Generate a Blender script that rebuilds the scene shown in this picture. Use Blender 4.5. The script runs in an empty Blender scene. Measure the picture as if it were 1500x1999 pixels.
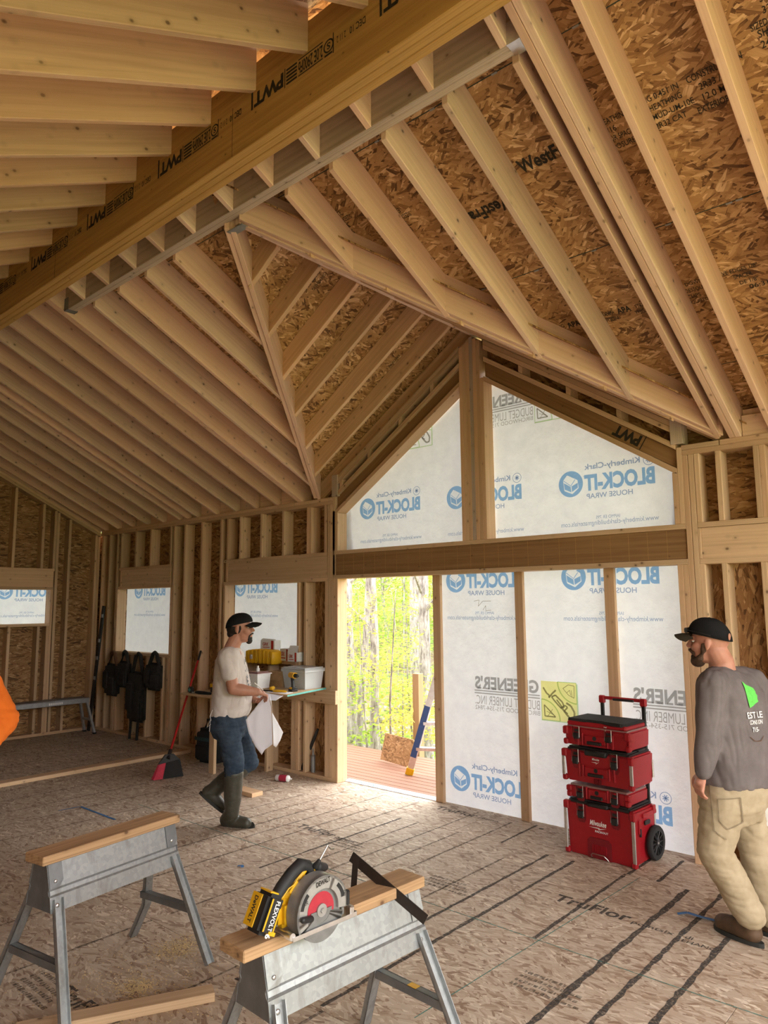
import bpy, bmesh, math, random
from mathutils import Vector, Matrix, noise

# ---------------------------------------------------------------- camera, world, light, exposure
scene = bpy.context.scene
F_PX, YAW, PITCH, ROLL, CAM_H = 1407.13, -0.726086453, 0.127129277, -0.00777884092, 1.78
cy_, sy_, cp_, sp_ = math.cos(YAW), math.sin(YAW), math.cos(PITCH), math.sin(PITCH)
C_F = Vector((sy_ * cp_, cy_ * cp_, sp_)); C_R = Vector((cy_, -sy_, 0)); C_U = C_R.cross(C_F)
c_, s_ = math.cos(ROLL), math.sin(ROLL)
C_R, C_U = c_ * C_R + s_ * C_U, -s_ * C_R + c_ * C_U
CAM = Vector((0, 0, CAM_H))
cam_data = bpy.data.cameras.new('camera'); cam = bpy.data.objects.new('camera', cam_data)
scene.collection.objects.link(cam)
cam.matrix_world = Matrix((( C_R.x, C_U.x, -C_F.x, CAM.x), (C_R.y, C_U.y, -C_F.y, CAM.y), (C_R.z, C_U.z, -C_F.z, CAM.z), (0, 0, 0, 1)))
cam_data.sensor_fit = 'HORIZONTAL'; cam_data.sensor_width = 36; cam_data.lens = F_PX / 1500 * 36
cam_data.clip_start = 0.05; cam_data.clip_end = 300
scene.camera = cam

world = bpy.data.worlds.new('overcast_sky'); scene.world = world; world.use_nodes = True
bgn = world.node_tree.nodes['Background']
bgn.inputs['Color'].default_value = (1.0, 0.975, 0.975, 1); bgn.inputs['Strength'].default_value = 4.2
vs = scene.view_settings
vs.view_transform = 'Standard'; vs.look = 'None'; vs.exposure = 1.12; vs.gamma = 1; vs.use_curve_mapping = False
scene.cycles.use_denoising = True; scene.cycles.use_adaptive_sampling = True; scene.cycles.adaptive_threshold = 0.04
scene.cycles.max_bounces = 8; scene.cycles.diffuse_bounces = 4; scene.cycles.transmission_bounces = 6
scene.cycles.transparent_max_bounces = 12; scene.cycles.sample_clamp_indirect = 6
scene.cycles.caustics_reflective = False; scene.cycles.caustics_refractive = False

# ---------------------------------------------------------------- pixel helpers (a pixel is only a direction)
def ray(px, py):
    return C_R * ((px - 750) / F_PX) - C_U * ((py - 999.5) / F_PX) + C_F
def onz(px, py, z=0.0):
    d = ray(px, py); return CAM + d * ((z - CAM.z) / d.z)
def ony(px, py, y):
    d = ray(px, py); return CAM + d * ((y - CAM.y) / d.y)
def onx(px, py, x):
    d = ray(px, py); return CAM + d * ((x - CAM.x) / d.x)

# ---------------------------------------------------------------- object helpers
COL = scene.collection
rnd = random.Random(7)
def V(*a): return Vector(a)
def obj(name, mesh, mat=None, parent=None, mw=None):
    o = bpy.data.objects.new(name, mesh); COL.objects.link(o)
    if mat is not None and mesh is not None and len(mesh.materials) == 0: mesh.materials.append(mat)
    if parent is not None: o.parent = parent
    if mw is not None: o.matrix_local = mw
    return o
def tag(o, label=None, cat=None, group=None, kind=None):
    if label: o['label'] = label
    if cat: o['category'] = cat
    if group: o['group'] = group
    if kind: o['kind'] = kind
    return o
def empty(name, loc=(0, 0, 0), rz=0.0, parent=None):
    o = bpy.data.objects.new(name, None); COL.objects.link(o)
    o.location = loc; o.rotation_euler = (0, 0, rz); o.empty_display_size = 0.1
    if parent: o.parent = parent
    return o
def thing(name, label, cat, loc=(0, 0, 0), rz=0.0, group=None):
    return tag(empty(name, loc, rz), label, cat, group)
def struct(name, label=None):
    o = empty(name); o['kind'] = 'structure'
    if label: o['label'] = label
    return o
def copy_tree(o, parent=None):
    c = o.copy(); COL.objects.link(c); c.parent = parent
    for ch in list(o.children): copy_tree(ch, c)
    return c
def bm_mesh(bm, name='mesh', smooth=False, angle=None):
    bmesh.ops.recalc_face_normals(bm, faces=bm.faces)
    me = bpy.data.meshes.new(name); bm.to_mesh(me); bm.free()
    if smooth:
        for p in me.polygons: p.use_smooth = True
        if angle: me.set_sharp_from_angle(angle=math.radians(angle))
    return me
def frame(o, ex, ey, ez):
    return Matrix(((ex.x, ey.x, ez.x, o.x), (ex.y, ey.y, ez.y, o.y), (ex.z, ey.z, ez.z, o.z), (0, 0, 0, 1)))
_box_cache = {}
def box_mesh(L, w, t, mat, bev=0.003):
    k = (round(L, 4), round(w, 4), round(t, 4), mat.name if mat else '', bev)
    if k not in _box_cache:
        bm = bmesh.new(); bmesh.ops.create_cube(bm, size=1.0)
        for v in bm.verts: v.co = Vector((v.co.x * L, v.co.y * w, v.co.z * t))
        if bev: bmesh.ops.bevel(bm, geom=list(bm.edges), offset=min(bev, 0.3 * min(L, w, t)), segments=1, affect='EDGES')
        me = bm_mesh(bm, 'board')
        if mat: me.materials.append(mat)
        _box_cache[k] = me
    return _box_cache[k]
def board(name, a, b, w, t, wdir, mat, parent=None, bev=0.003):
    a, b = Vector(a), Vector(b); ex = (b - a); L = ex.length; ex.normalize()
    ey = Vector(wdir); ey = (ey - ex * ey.dot(ex)).normalized(); ez = ex.cross(ey)
    return obj(name, box_mesh(L, w, t, mat, bev), None, parent, frame((a + b) / 2, ex, ey, ez))
def bx(name, x0, x1, y0, y1, z0, z1, mat, parent=None, bev=0.003):
    """axis aligned board: the longest side is the grain direction"""
    c = V((x0 + x1) / 2, (y0 + y1) / 2, (z0 + z1) / 2); d = [abs(x1 - x0), abs(y1 - y0), abs(z1 - z0)]
    ax = [V(1, 0, 0), V(0, 1, 0), V(0, 0, 1)]
    o = sorted(range(3), key=lambda i: -d[i])
    ex, ey = ax[o[0]], ax[o[1]]; ez = ex.cross(ey)
    return obj(name, box_mesh(d[o[0]], d[o[1]], d[o[2]], mat, bev), None, parent, frame(c, ex, ey, ez))
def prism(name, pts, thick, mat, parent=None, bev=0.003):
    """polygon of 3D points (first edge = grain direction) extruded by the vector thick"""
    P = [Vector(p) for p in pts]; th = Vector(thick)
    ex = (P[1] - P[0]).normalized(); ez = th.normalized(); ey = ez.cross(ex).normalized(); ez = ex.cross(ey)
    o = sum(P, Vector()) / len(P) + th / 2
    M = frame(o, ex, ey, ez); Mi = M.inverted()
    bm = bmesh.new()
    lo = [bm.verts.new(Mi @ p) for p in P]; hi = [bm.verts.new(Mi @ (p + th)) for p in P]
    bm.faces.new(lo[::-1]); bm.faces.new(hi); n = len(P)
    for i in range(n): bm.faces.new((lo[i], lo[(i + 1) % n], hi[(i + 1) % n], hi[i]))
    bmesh.ops.recalc_face_normals(bm, faces=bm.faces)
    if bev: bmesh.ops.bevel(bm, geom=list(bm.edges), offset=bev, segments=1, affect='EDGES')
    return obj(name, bm_mesh(bm, name), mat, parent, M)

# ---- shapes added to one bmesh
def add_box(bm, c, size, rot=None, bev=0.0, seg=1):
    b2 = bmesh.new(); bmesh.ops.create_cube(b2, size=1.0)
    for v in b2.verts: v.co = Vector((v.co.x * size[0], v.co.y * size[1], v.co.z * size[2]))
    if bev: bmesh.ops.bevel(b2, geom=list(b2.edges), offset=bev, segments=seg, affect='EDGES')
    m = Matrix.Translation(Vector(c)) @ (rot.to_4x4() if rot is not None else Matrix())
    bmesh.ops.transform(b2, matrix=m, verts=b2.verts); merge(bm, b2)
def merge(bm, b2):
    mp = {v: bm.verts.new(v.co) for v in b2.verts}
    for f in b2.faces:
        try: bm.faces.new([mp[v] for v in f.verts])
        except ValueError: pass
    b2.free()
def ring_pts(c, ax, up, rx, ry, n):
    s = ax.cross(up).normalized(); u = s.cross(ax).normalized()
    return [c + s * (rx * math.cos(2 * math.pi * k / n)) + u * (ry * math.sin(2 * math.pi * k / n)) for k in range(n)]
def add_loft(bm, rings, cap=True):
    R = [[bm.verts.new(p) for p in r] for r in rings]; n = len(R[0])
    for a, b in zip(R, R[1:]):
        for k in range(n): bm.faces.new((a[k], a[(k + 1) % n], b[(k + 1) % n], b[k]))
    if cap: bm.faces.new(R[0][::-1]); bm.faces.new(R[-1])
def add_tube(bm, pts, r, n=10, up=None, cap=True):
    P = [Vector(p) for p in pts]; rr = r if isinstance(r, (list, tuple)) else [r] * len(P); rings = []
    for i, p in enumerate(P):
        d = (P[min(i + 1, len(P) - 1)] - P[max(i - 1, 0)]).normalized()
        u = Vector(up) if up is not None else (V(0, 0, 1) if abs(d.z) < 0.9 else V(1, 0, 0))
        rings.append(ring_pts(p, d, u, rr[i], rr[i], n))
    add_loft(bm, rings, cap)
def add_cyl(bm, a, b, r, n=20, r2=None):
    add_tube(bm, [a, b], [r, r if r2 is None else r2], n)
def add_ell(bm, c, r, n=16, m=10, rot=None):
    b2 = bmesh.new(); bmesh.ops.create_uvsphere(b2, u_segments=n, v_segments=m, radius=1)
    M = Matrix.Translation(Vector(c)) @ (rot.to_4x4() if rot is not None else Matrix()) @ Matrix.Diagonal((r[0], r[1], r[2], 1))
    bmesh.ops.transform(b2, matrix=M, verts=b2.verts); merge(bm, b2)
def add_capsule(bm, a, b, ra, rb, n=14):
    a, b = Vector(a), Vector(b); d = (b - a).normalized()
    pts, rr = [], []
    for k in range(4): t = math.pi / 2 * (k + 0.3) / 4; pts.append(a - d * (ra * math.cos(t))); rr.append(ra * math.sin(t))
    pts.append(a); rr.append(ra); pts.append(b); rr.append(rb)
    for k in range(3, -1, -1): t = math.pi / 2 * (k + 0.3) / 4; pts.append(b + d * (rb * math.cos(t))); rr.append(rb * math.sin(t))
    add_tube(bm, pts, rr, n)
def add_poly(bm, pts, th):
    P = [Vector(p) for p in pts]; t = Vector(th)
    lo = [bm.verts.new(p) for p in P]; hi = [bm.verts.new(p + t) for p in P]; n = len(P)
    bm.faces.new(lo[::-1]); bm.faces.new(hi)
    for i in range(n): bm.faces.new((lo[i], lo[(i + 1) % n], hi[(i + 1) % n], hi[i]))
def part(name, build, mat, parent, smooth=False, angle=40, bev=0.0, mw=None):
    bm = bmesh.new(); build(bm)
    bmesh.ops.recalc_face_normals(bm, faces=bm.faces)
    if bev: bmesh.ops.bevel(bm, geom=[e for e in bm.edges if len(e.link_faces) == 2 and e.calc_face_angle(0) > 0.5], offset=bev, segments=2, affect='EDGES', clamp_overlap=True)
    return obj(name, bm_mesh(bm, name, smooth or bev > 0, angle), mat, parent, mw)
def voxel(bm, size, smooth_n=2, factor=0.5, disp=None):
    """union the closed pieces of a bmesh into one continuous skin"""
    me = bpy.data.meshes.new('tmp'); bmesh.ops.recalc_face_normals(bm, faces=bm.faces); bm.to_mesh(me); bm.free()
    o = bpy.data.objects.new('tmp', me); TMP.collection.objects.link(o)
    r = o.modifiers.new('r', 'REMESH'); r.mode = 'VOXEL'; r.voxel_size = size
    if smooth_n:
        s = o.modifiers.new('s', 'SMOOTH'); s.iterations = smooth_n; s.factor = factor
    TMP.view_layers[0].update(); dg = TMP.view_layers[0].depsgraph
    m2 = bpy.data.meshes.new_from_object(o.evaluated_get(dg), depsgraph=dg)
    bpy.data.objects.remove(o); bpy.data.meshes.remove(me)
    if disp:
        nn = [v.normal.copy() for v in m2.vertices]; cc = [v.co.copy() for v in m2.vertices]
        m2.vertices.foreach_set('co', [x for c, n in zip(cc, nn) for x in (c + disp(c, n))])
    for p in m2.polygons: p.use_smooth = True
    return m2
TMP = bpy.data.scenes.new('tmp')

# ---------------------------------------------------------------- lettering meshes (made first, while the scene is small)
_txt = {}
def text_mesh(s, bold=0.0):
    k = (s, bold)
    if k in _txt: return _txt[k]
    cu = bpy.data.curves.new('t', 'FONT'); cu.body = s; cu.size = 1; cu.resolution_u = 3; cu.offset = bold
    o = bpy.data.objects.new('t', cu); TMP.collection.objects.link(o)
    TMP.view_layers[0].update(); dg = TMP.view_layers[0].depsgraph
    me = bpy.data.meshes.new_from_object(o.evaluated_get(dg), depsgraph=dg)
    bpy.data.objects.remove(o); bpy.data.curves.remove(cu)
    xs = [v.co.x for v in me.vertices]; ys = [v.co.y for v in me.vertices]
    x0, x1, y0, y1 = min(xs), max(xs), min(ys), max(ys)
    polys = [tuple(p.vertices) for p in me.polygons]
    vv = [((v.co.x - x0) / (x1 - x0), (v.co.y - y0) / (y1 - y0)) for v in me.vertices]
    bpy.data.meshes.remove(me)
    _txt[k] = (vv, polys); return _txt[k]
class Print:
    """flat print: collects lettering and shapes in (u, v) on a plane, then becomes one mesh"""
    def __init__(s): s.v, s.f = [], []
    def text(s, t, u0, v0, w, h, bold=0.0, slant=0.0):
        vv, pp = text_mesh(t, bold); n = len(s.v)
        s.v += [(u0 + x * w + slant * y * h, v0 + y * h) for x, y in vv]; s.f += [tuple(i + n for i in p) for p in pp]
        return s
    def poly(s, pts):
        n = len(s.v); s.v += list(pts); s.f.append(tuple(range(n, n + len(pts)))); return s
    def rect(s, u0, v0, u1, v1): return s.poly([(u0, v0), (u1, v0), (u1, v1), (u0, v1)])
    def disc(s, u, v, r, n=32, ry=None):
        ry = ry or r; return s.poly([(u + r * math.cos(2 * math.pi * k / n), v + ry * math.sin(2 * math.pi * k / n)) for k in range(n)])
    def ringf(s, u, v, r0, r1, n=32, a0=0, a1=360):
        A = [math.radians(a0 + (a1 - a0) * k / n) for k in range(n + 1)]
        for p, q in zip(A, A[1:]):
            s.poly([(u + r0 * math.cos(p), v + r0 * math.sin(p)), (u + r1 * math.cos(p), v + r1 * math.sin(p)), (u + r1 * math.cos(q), v + r1 * math.sin(q)), (u + r0 * math.cos(q), v + r0 * math.sin(q))])
        return s
    def line(s, pts, w):
        for (a, b), (c, d) in zip(pts, pts[1:]):
            L = math.hypot(c - a, d - b) or 1; nx, ny = -(d - b) / L * w / 2, (c - a) / L * w / 2
            s.poly([(a + nx, b + ny), (a - nx, b - ny), (c - nx, d - ny), (c + nx, d + ny)])
        return s
    def clip(s, keep):   # keep(u,v) for all vertices of a face centre
        s.f = [f for f in s.f if keep(sum(s.v[i][0] for i in f) / len(f), sum(s.v[i][1] for i in f) / len(f))]; return s
    def build(s, name, o, eu, ev, mat, parent, mapf=None):
        o, eu, ev = Vector(o), Vector(eu), Vector(ev); me = bpy.data.meshes.new(name)
        me.from_pydata([(mapf(u, v) if mapf else tuple(o + eu * u + ev * v)) for u, v in s.v], [], s.f)
        return obj(name, me, mat, parent)
# ---------------------------------------------------------------- materials
class NT:
    def __init__(s, name):
        s.m = bpy.data.materials.new(name); s.m.use_nodes = True; s.t = s.m.node_tree; s.t.nodes.clear()
        s.out = s.t.nodes.new('ShaderNodeOutputMaterial')
    def n(s, typ, ins=None, **kw):
        nd = s.t.nodes.new('ShaderNode' + typ)
        for k, v in kw.items(): setattr(nd, k, v)
        for k, v in (ins or {}).items():
            sock = nd.inputs[k]
            if isinstance(v, bpy.types.NodeSocket): s.t.links.new(v, sock)
            else: sock.default_value = v
        return nd
    def math(s, op, a, b=None, clamp=False):
        nd = s.n('Math', operation=op, use_clamp=clamp)
        for i, v in enumerate((a, b)):
            if v is None: continue
            if isinstance(v, bpy.types.NodeSocket): s.t.links.new(v, nd.inputs[i])
            else: nd.inputs[i].default_value = v
        return nd.outputs[0]
    def mix(s, f, a, b, blend='MIX'):
        nd = s.n('Mix', data_type='RGBA', blend_type=blend)
        for i, v in ((0, f), (6, a), (7, b)):
            if isinstance(v, bpy.types.NodeSocket): s.t.links.new(v, nd.inputs[i])
            else: nd.inputs[i].default_value = v if i == 0 else (*v, 1)[:4]
        return nd.outputs[2]
    def ramp(s, f, stops, interp='LINEAR'):
        nd = s.n('ValToRGB', {'Fac': f}); r = nd.color_ramp; r.interpolation = interp
        while len(r.elements) < len(stops): r.elements.new(0.5)
        for e, (p, c) in zip(r.elements, stops): e.position = p; e.color = (*c, 1)
        return nd.outputs['Color']
    def surf(s, sh): s.t.links.new(sh, s.out.inputs['Surface']); return s.m
    def coords(s, rand=True):
        tc = s.n('TexCoord').outputs['Object']
        if not rand: return tc
        oi = s.n('ObjectInfo').outputs['Random']
        off = s.n('VectorMath', {0: (37.0, 11.0, 23.0), 'Scale': s.math('MULTIPLY', oi, 9.0)}, operation='SCALE').outputs[0]
        return s.n('VectorMath', {0: tc, 1: off}, operation='ADD').outputs[0]
    def map(s, v, scale=(1, 1, 1), rot=(0, 0, 0)):
        return s.n('Mapping', {'Vector': v, 'Scale': scale, 'Rotation': rot}).outputs[0]
    def noise(s, v, scale, detail=3, rough=0.55, dist=0.0):
        return s.n('TexNoise', {'Vector': v, 'Scale': scale, 'Detail': detail, 'Roughness': rough, 'Distortion': dist})
    def bsdf(s, col, rough=0.6, metal=0.0, bump=None, bstr=0.2, bdist=0.01, spec=0.4, **kw):
        ins = {'Base Color': col if isinstance(col, bpy.types.NodeSocket) else (*col, 1), 'Roughness': rough, 'Metallic': metal, 'Specular IOR Level': spec}
        ins.update(kw)
        if bump is not None: ins['Normal'] = s.n('Bump', {'Height': bump, 'Strength': bstr, 'Distance': bdist}).outputs[0]
        return s.n('BsdfPrincipled', ins).outputs[0]
def flat(name, col, rough=0.55, metal=0.0, var=0.12, scale=25, spec=0.4, bstr=0.05):
    t = NT(name); c = t.coords(False); nz = t.noise(c, scale, 3).outputs['Fac']
    v = t.ramp(nz, [(0.3, tuple(x * (1 - var) for x in col)), (0.7, tuple(min(1, x * (1 + var)) for x in col))])
    return t.surf(t.bsdf(v, rough, metal, nz, bstr, 0.002, spec))

def wood(name, light, dark, knot=(0.10, 0.042, 0.018), pink=0.25, grain=1.0, knots=0.10, vr=0.16):
    t = NT(name); c = t.coords()
    g1 = t.noise(t.map(c, (1.6, 60, 60)), 1.0, 4, 0.6, 0.4).outputs['Fac']
    g2 = t.noise(t.map(c, (0.8, 7, 7)), 1.0, 2, 0.5, 1.5).outputs['Fac']
    w = t.n('TexWave', {'Vector': t.map(c, (0.35, 12, 17)), 'Scale': 1.5, 'Distortion': 9.0, 'Detail': 2.0, 'Detail Scale': 0.6}, wave_type='RINGS', rings_direction='X').outputs['Fac']
    f = t.math('ADD', t.math('MULTIPLY', g1, 0.55), t.math('ADD', t.math('MULTIPLY', g2, 0.3), t.math('MULTIPLY', w, 0.11 * grain)))
    col = t.ramp(f, [(0.28, dark), (0.56, light), (0.8, tuple(min(1, x * 1.1) for x in light))])
    k = t.n('TexVoronoi', {'Vector': t.map(c, (0.75, 1, 1)), 'Scale': 10.5}).outputs['Distance']
    km = t.ramp(k, [(knots * 0.55, (1, 1, 1)), (knots * 1.15, (0, 0, 0))])
    col = t.mix(t.math('MULTIPLY', km, 0.85), col, knot)
    halo = t.ramp(k, [(knots * 0.9, (1, 1, 1)), (knots * 2.6, (0, 0, 0))])
    col = t.mix(t.math('MULTIPLY', halo, 0.28), col, tuple(x * 0.55 for x in dark))
    oi = t.n('ObjectInfo').outputs['Random']
    col = t.mix(t.math('MULTIPLY', t.math('GREATER_THAN', oi, 0.55), pink), col, (light[0] * 0.98, light[1] * 0.74, light[2] * 0.62))
    hs = t.n('HueSaturation', {'Color': col, 'Saturation': 0.92, 'Value': t.math('ADD', 1 - vr, t.math('MULTIPLY', t.math('FRACT', t.math('MULTIPLY', oi, 17.3)), 2 * vr))}).outputs[0]
    return t.surf(t.bsdf(hs, 0.62, 0, f, 0.12, 0.002, 0.3))
def osb(name, cols, sx=11.0, sy=60.0, spread=1.0, dirt=0.0, dirtcol=(0.2, 0.17, 0.14), layers=3, coarse=11.0):
    """overlapping wood strands: patches of random direction, each filled with long thin cells"""
    t = NT(name); c = t.coords()
    tone = pri = None
    for i in range(layers):
        sh_ = t.n('VectorMath', {0: c, 1: (3.7 * i, 1.9 * i, 0)}, operation='ADD').outputs[0]
        cv = t.n('TexVoronoi', {'Vector': t.map(sh_, (0.6, 1.5, 1)), 'Scale': coarse * (1 + .25 * i)}, voronoi_dimensions='2D')
        ang = t.math('MULTIPLY', t.math('SUBTRACT', t.n('SeparateColor', {'Color': cv.outputs['Color']}).outputs[0], 0.5), 2 * spread)
        rot = t.n('VectorRotate', {'Vector': sh_, 'Angle': ang}, rotation_type='Z_AXIS').outputs[0]
        v = t.n('TexVoronoi', {'Vector': t.map(rot, (sx * (.85 + .3 * i), sy * (.8 + .25 * i), 1)), 'Scale': 1.0, 'Randomness': 0.95}, voronoi_dimensions='2D', distance='CHEBYCHEV')
        sp = t.n('SeparateColor', {'Color': v.outputs['Color']})
        fib = t.noise(t.map(rot, (10, 260, 1)), 1.0, 2).outputs['Fac']
        r = t.math('ADD', t.math('SUBTRACT', sp.outputs[0], t.math('MULTIPLY', t.math('POWER', v.outputs['Distance'], 4.0), 0.5)), t.math('MULTIPLY', t.math('SUBTRACT', fib, 0.5), 0.45))
        g = sp.outputs[1]
        if tone is None: tone, pri = r, g
        else:
            pick = t.math('GREATER_THAN', g, pri)
            tone = t.n('Mix', {0: pick, 2: tone, 3: r}, data_type='FLOAT').outputs[0]
            pri = t.math('MAXIMUM', g, pri)
    big = t.noise(c, 4.0, 2).outputs['Fac']
    tone2 = t.math('ADD', tone, t.math('MULTIPLY', t.math('SUBTRACT', big, 0.5), 0.35))
    col = t.ramp(tone2, list(zip((0.0, 0.16, 0.38, 0.66, 0.88, 1.0), cols)))
    if dirt:
        dn = t.noise(c, 1.6, 5, 0.65).outputs['Fac']
        col = t.mix(t.math('MULTIPLY', t.ramp(dn, [(0.35, (0, 0, 0)), (0.75, (1, 1, 1))]), dirt), col, dirtcol)
    return t.surf(t.bsdf(col, 0.6, 0, tone2, 0.15, 0.003, 0.35))

M = {}
M['pine'] = wood('framing_pine', (0.67, 0.455, 0.26), (0.53, 0.335, 0.175))
M['pine_pale'] = wood('rafter_pine', (0.86, 0.615, 0.45), (0.72, 0.475, 0.33), pink=0.35)
M['pine_ceil'] = wood('ridge_side_pine', (0.76, 0.505, 0.29), (0.61, 0.375, 0.195), pink=0.2)
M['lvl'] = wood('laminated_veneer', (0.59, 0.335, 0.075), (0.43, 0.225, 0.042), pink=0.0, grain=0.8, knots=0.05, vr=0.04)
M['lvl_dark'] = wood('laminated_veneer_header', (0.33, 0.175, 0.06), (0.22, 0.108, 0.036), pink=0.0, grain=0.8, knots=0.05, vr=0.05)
M['grey_wood'] = wood('header_pine', (0.55, 0.44, 0.35), (0.42, 0.32, 0.24), pink=0.15, grain=2.2)
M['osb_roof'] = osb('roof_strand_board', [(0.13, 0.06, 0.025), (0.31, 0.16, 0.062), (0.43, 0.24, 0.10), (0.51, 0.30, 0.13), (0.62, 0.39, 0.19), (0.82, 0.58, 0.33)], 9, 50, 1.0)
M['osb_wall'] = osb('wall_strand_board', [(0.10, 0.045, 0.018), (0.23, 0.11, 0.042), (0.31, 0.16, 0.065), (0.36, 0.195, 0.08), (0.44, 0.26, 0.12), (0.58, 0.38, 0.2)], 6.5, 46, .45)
M['osb_floor'] = osb('floor_strand_board', [(0.25, 0.155, 0.10), (0.40, 0.29, 0.20), (0.485, 0.375, 0.275), (0.53, 0.425, 0.325), (0.61, 0.51, 0.40), (0.77, 0.67, 0.54)], 9, 50, .85, 0.3, (0.36, 0.285, 0.22))
M['black_plastic'] = flat('black_plastic', (0.018, 0.018, 0.02), 0.45)
M['black_rubber'] = flat('black_rubber', (0.022, 0.022, 0.023), 0.8)
M['black_cloth'] = flat('black_fabric', (0.012, 0.012, 0.014), 0.9, var=0.3)
M['red_plastic'] = flat('red_plastic', (0.34, 0.010, 0.018), 0.38, var=0.06)
M['red_paint'] = flat('red_paint', (0.45, 0.02, 0.02), 0.35)
M['yellow_plastic'] = flat('yellow_plastic', (0.72, 0.40, 0.012), 0.42, var=0.06)
M['white_plastic'] = flat('white_plastic', (0.75, 0.76, 0.76), 0.5, var=0.05)
M['white_print'] = flat('white_print', (0.85, 0.85, 0.85), 0.6, var=0.03)
M['black_print'] = flat('black_ink', (0.03, 0.026, 0.022), 0.8)
M['red_print'] = flat('red_ink', (0.42, 0.03, 0.02), 0.7)
M['steel'] = flat('bright_steel', (0.62, 0.62, 0.62), 0.28, 1.0)
M['alu'] = flat('brushed_aluminium', (0.72, 0.72, 0.73), 0.36, 1.0)
M['alu_dull'] = flat('dull_aluminium', (0.42, 0.43, 0.45), 0.5, 0.8)
M['blue_tape'] = flat('blue_tape', (0.05, 0.16, 0.38), 0.6)
M['cardboard'] = flat('cardboard', (0.36, 0.22, 0.11), 0.85)
M['paper'] = flat('paper', (0.80, 0.80, 0.84), 0.8, var=0.03, scale=4)

def galv():
    t = NT('galvanised_steel'); c = t.coords(False)
    v = t.n('SeparateColor', {'Color': t.n('TexVoronoi', {'Vector': c, 'Scale': 60.0}).outputs['Color']}).outputs[0]; v = t.ramp(v, [(0, (.29, .31, .32)), (1, (.43, .45, .46))])
    s1 = t.noise(t.map(c, (6, 6, 0.9)), 3.0, 4, 0.6).outputs['Fac']
    base = t.mix(0.5, (0.36, 0.38, 0.39), v)
    base = t.mix(t.ramp(s1, [(0.52, (0, 0, 0)), (0.72, (1, 1, 1))]), base, (0.26, 0.26, 0.25))
    r = t.math('ADD', 0.36, t.math('MULTIPLY', s1, 0.25))
    return t.surf(t.bsdf(base, r, 0.75, s1, 0.05, 0.002, 0.5))
M['galv'] = galv()
def galv_dark():
    t = NT('dark_galvanised_steel'); c = t.coords(False); s1 = t.noise(c, 9.0, 4, 0.6).outputs['Fac']
    return t.surf(t.bsdf(t.ramp(s1, [(0.3, (0.16, 0.17, 0.18)), (0.7, (0.25, 0.26, 0.27))]), 0.5, 0.6))
M['galv_dark'] = galv_dark()
def wrapm():
    t = NT('house_wrap'); c = t.coords(False)
    nz = t.noise(c, 9.0, 4, 0.6).outputs['Fac']; fi = t.noise(c, 160.0, 2).outputs['Fac']
    f = t.math('ADD', t.math('MULTIPLY', nz, 0.7), t.math('MULTIPLY', fi, 0.3))
    col = t.ramp(f, [(0.3, (0.77, 0.81, 0.88)), (0.7, (0.88, 0.92, 0.97))])
    bp = t.n('Bump', {'Height': nz, 'Strength': 0.5, 'Distance': 0.02}).outputs[0]
    tr = t.n('BsdfTranslucent', {'Color': col, 'Normal': bp}).outputs[0]
    df = t.n('BsdfDiffuse', {'Color': col, 'Normal': bp}).outputs[0]
    return t.surf(t.n('MixShader', {0: WRAP_REFLECT, 1: tr, 2: df}).outputs[0])
WRAP_REFLECT = 0.87
M['wrap'] = wrapm()
def ink(name, col):
    t = NT(name); return t.surf(t.n('BsdfTransparent', {'Color': (*col, 1)}).outputs[0])
M['ink_blue'] = ink('blue_ink_on_wrap', (0.36, 0.56, 0.80)); M['ink_navy'] = ink('navy_ink_on_wrap', (0.38, 0.48, 0.66))
M['ink_grey'] = ink('grey_ink_on_wrap', (0.50, 0.49, 0.48)); M['ink_yellow'] = ink('yellow_ink_on_wrap', (0.93, 0.90, 0.42))
M['ink_green'] = ink('green_ink_on_wrap', (0.62, 0.78, 0.50)); M['ink_dark'] = ink('dark_ink_on_wrap', (0.42, 0.40, 0.36))
def mark(name, col, dens, scale):
    t = NT(name); c = t.n('NewGeometry').outputs['Position']; nz = t.noise(c, scale, 4, 0.7).outputs['Fac']
    f = t.ramp(nz, [(dens - .12, (1, 1, 1)), (dens + .18, (.25, .25, .25))])
    b = t.bsdf(col, 0.8); tr = t.n('BsdfTransparent').outputs[0]
    return t.surf(t.n('MixShader', {0: f, 1: tr, 2: b}).outputs[0])
M['stain'] = mark('dark_line_stain', (0.065, 0.058, 0.052), 0.52, 55)
M['stain_thin'] = mark('thin_line_stain', (0.10, 0.085, 0.07), 0.42, 50)
M['chalk'] = mark('teal_chalk', (0.10, 0.30, 0.26), 0.5, 70)
M['floor_print'] = mark('floor_lettering', (0.06, 0.052, 0.046), 0.55, 40)
M['roof_print'] = mark('board_lettering', (0.030, 0.026, 0.02), 0.66, 60)
M['faint_print'] = mark('faint_lettering', (0.12, 0.10, 0.08), 0.42, 60)
# ================================================================ the building
WY, WT, XL, ZT, XR = 5.295, 0.14, -10.45, 2.912, 3.3      # inner face of the gable-side wall, stud depth, left wall, plate top, open right end
YO = WY + WT                                              # outer face of the studs
YN = -0.85                                                # wall behind the camera
S = 0.5                                                   # main roof pitch
LV0, LV1, LVB = 2.165, 2.30, 4.172                        # ridge beam faces and underside
RP = 0.262                                                # plumb depth of a rafter
def zU(y): return ZT + S * (WY - y)
def zN(y): return 4.465 - S * (LV0 - y)
DX, DZ, SD = -3.63, 4.24, 0.643                           # dormer ridge and pitch
def zD(x): return DZ - SD * abs(x - DX)
st = 0.038

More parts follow.
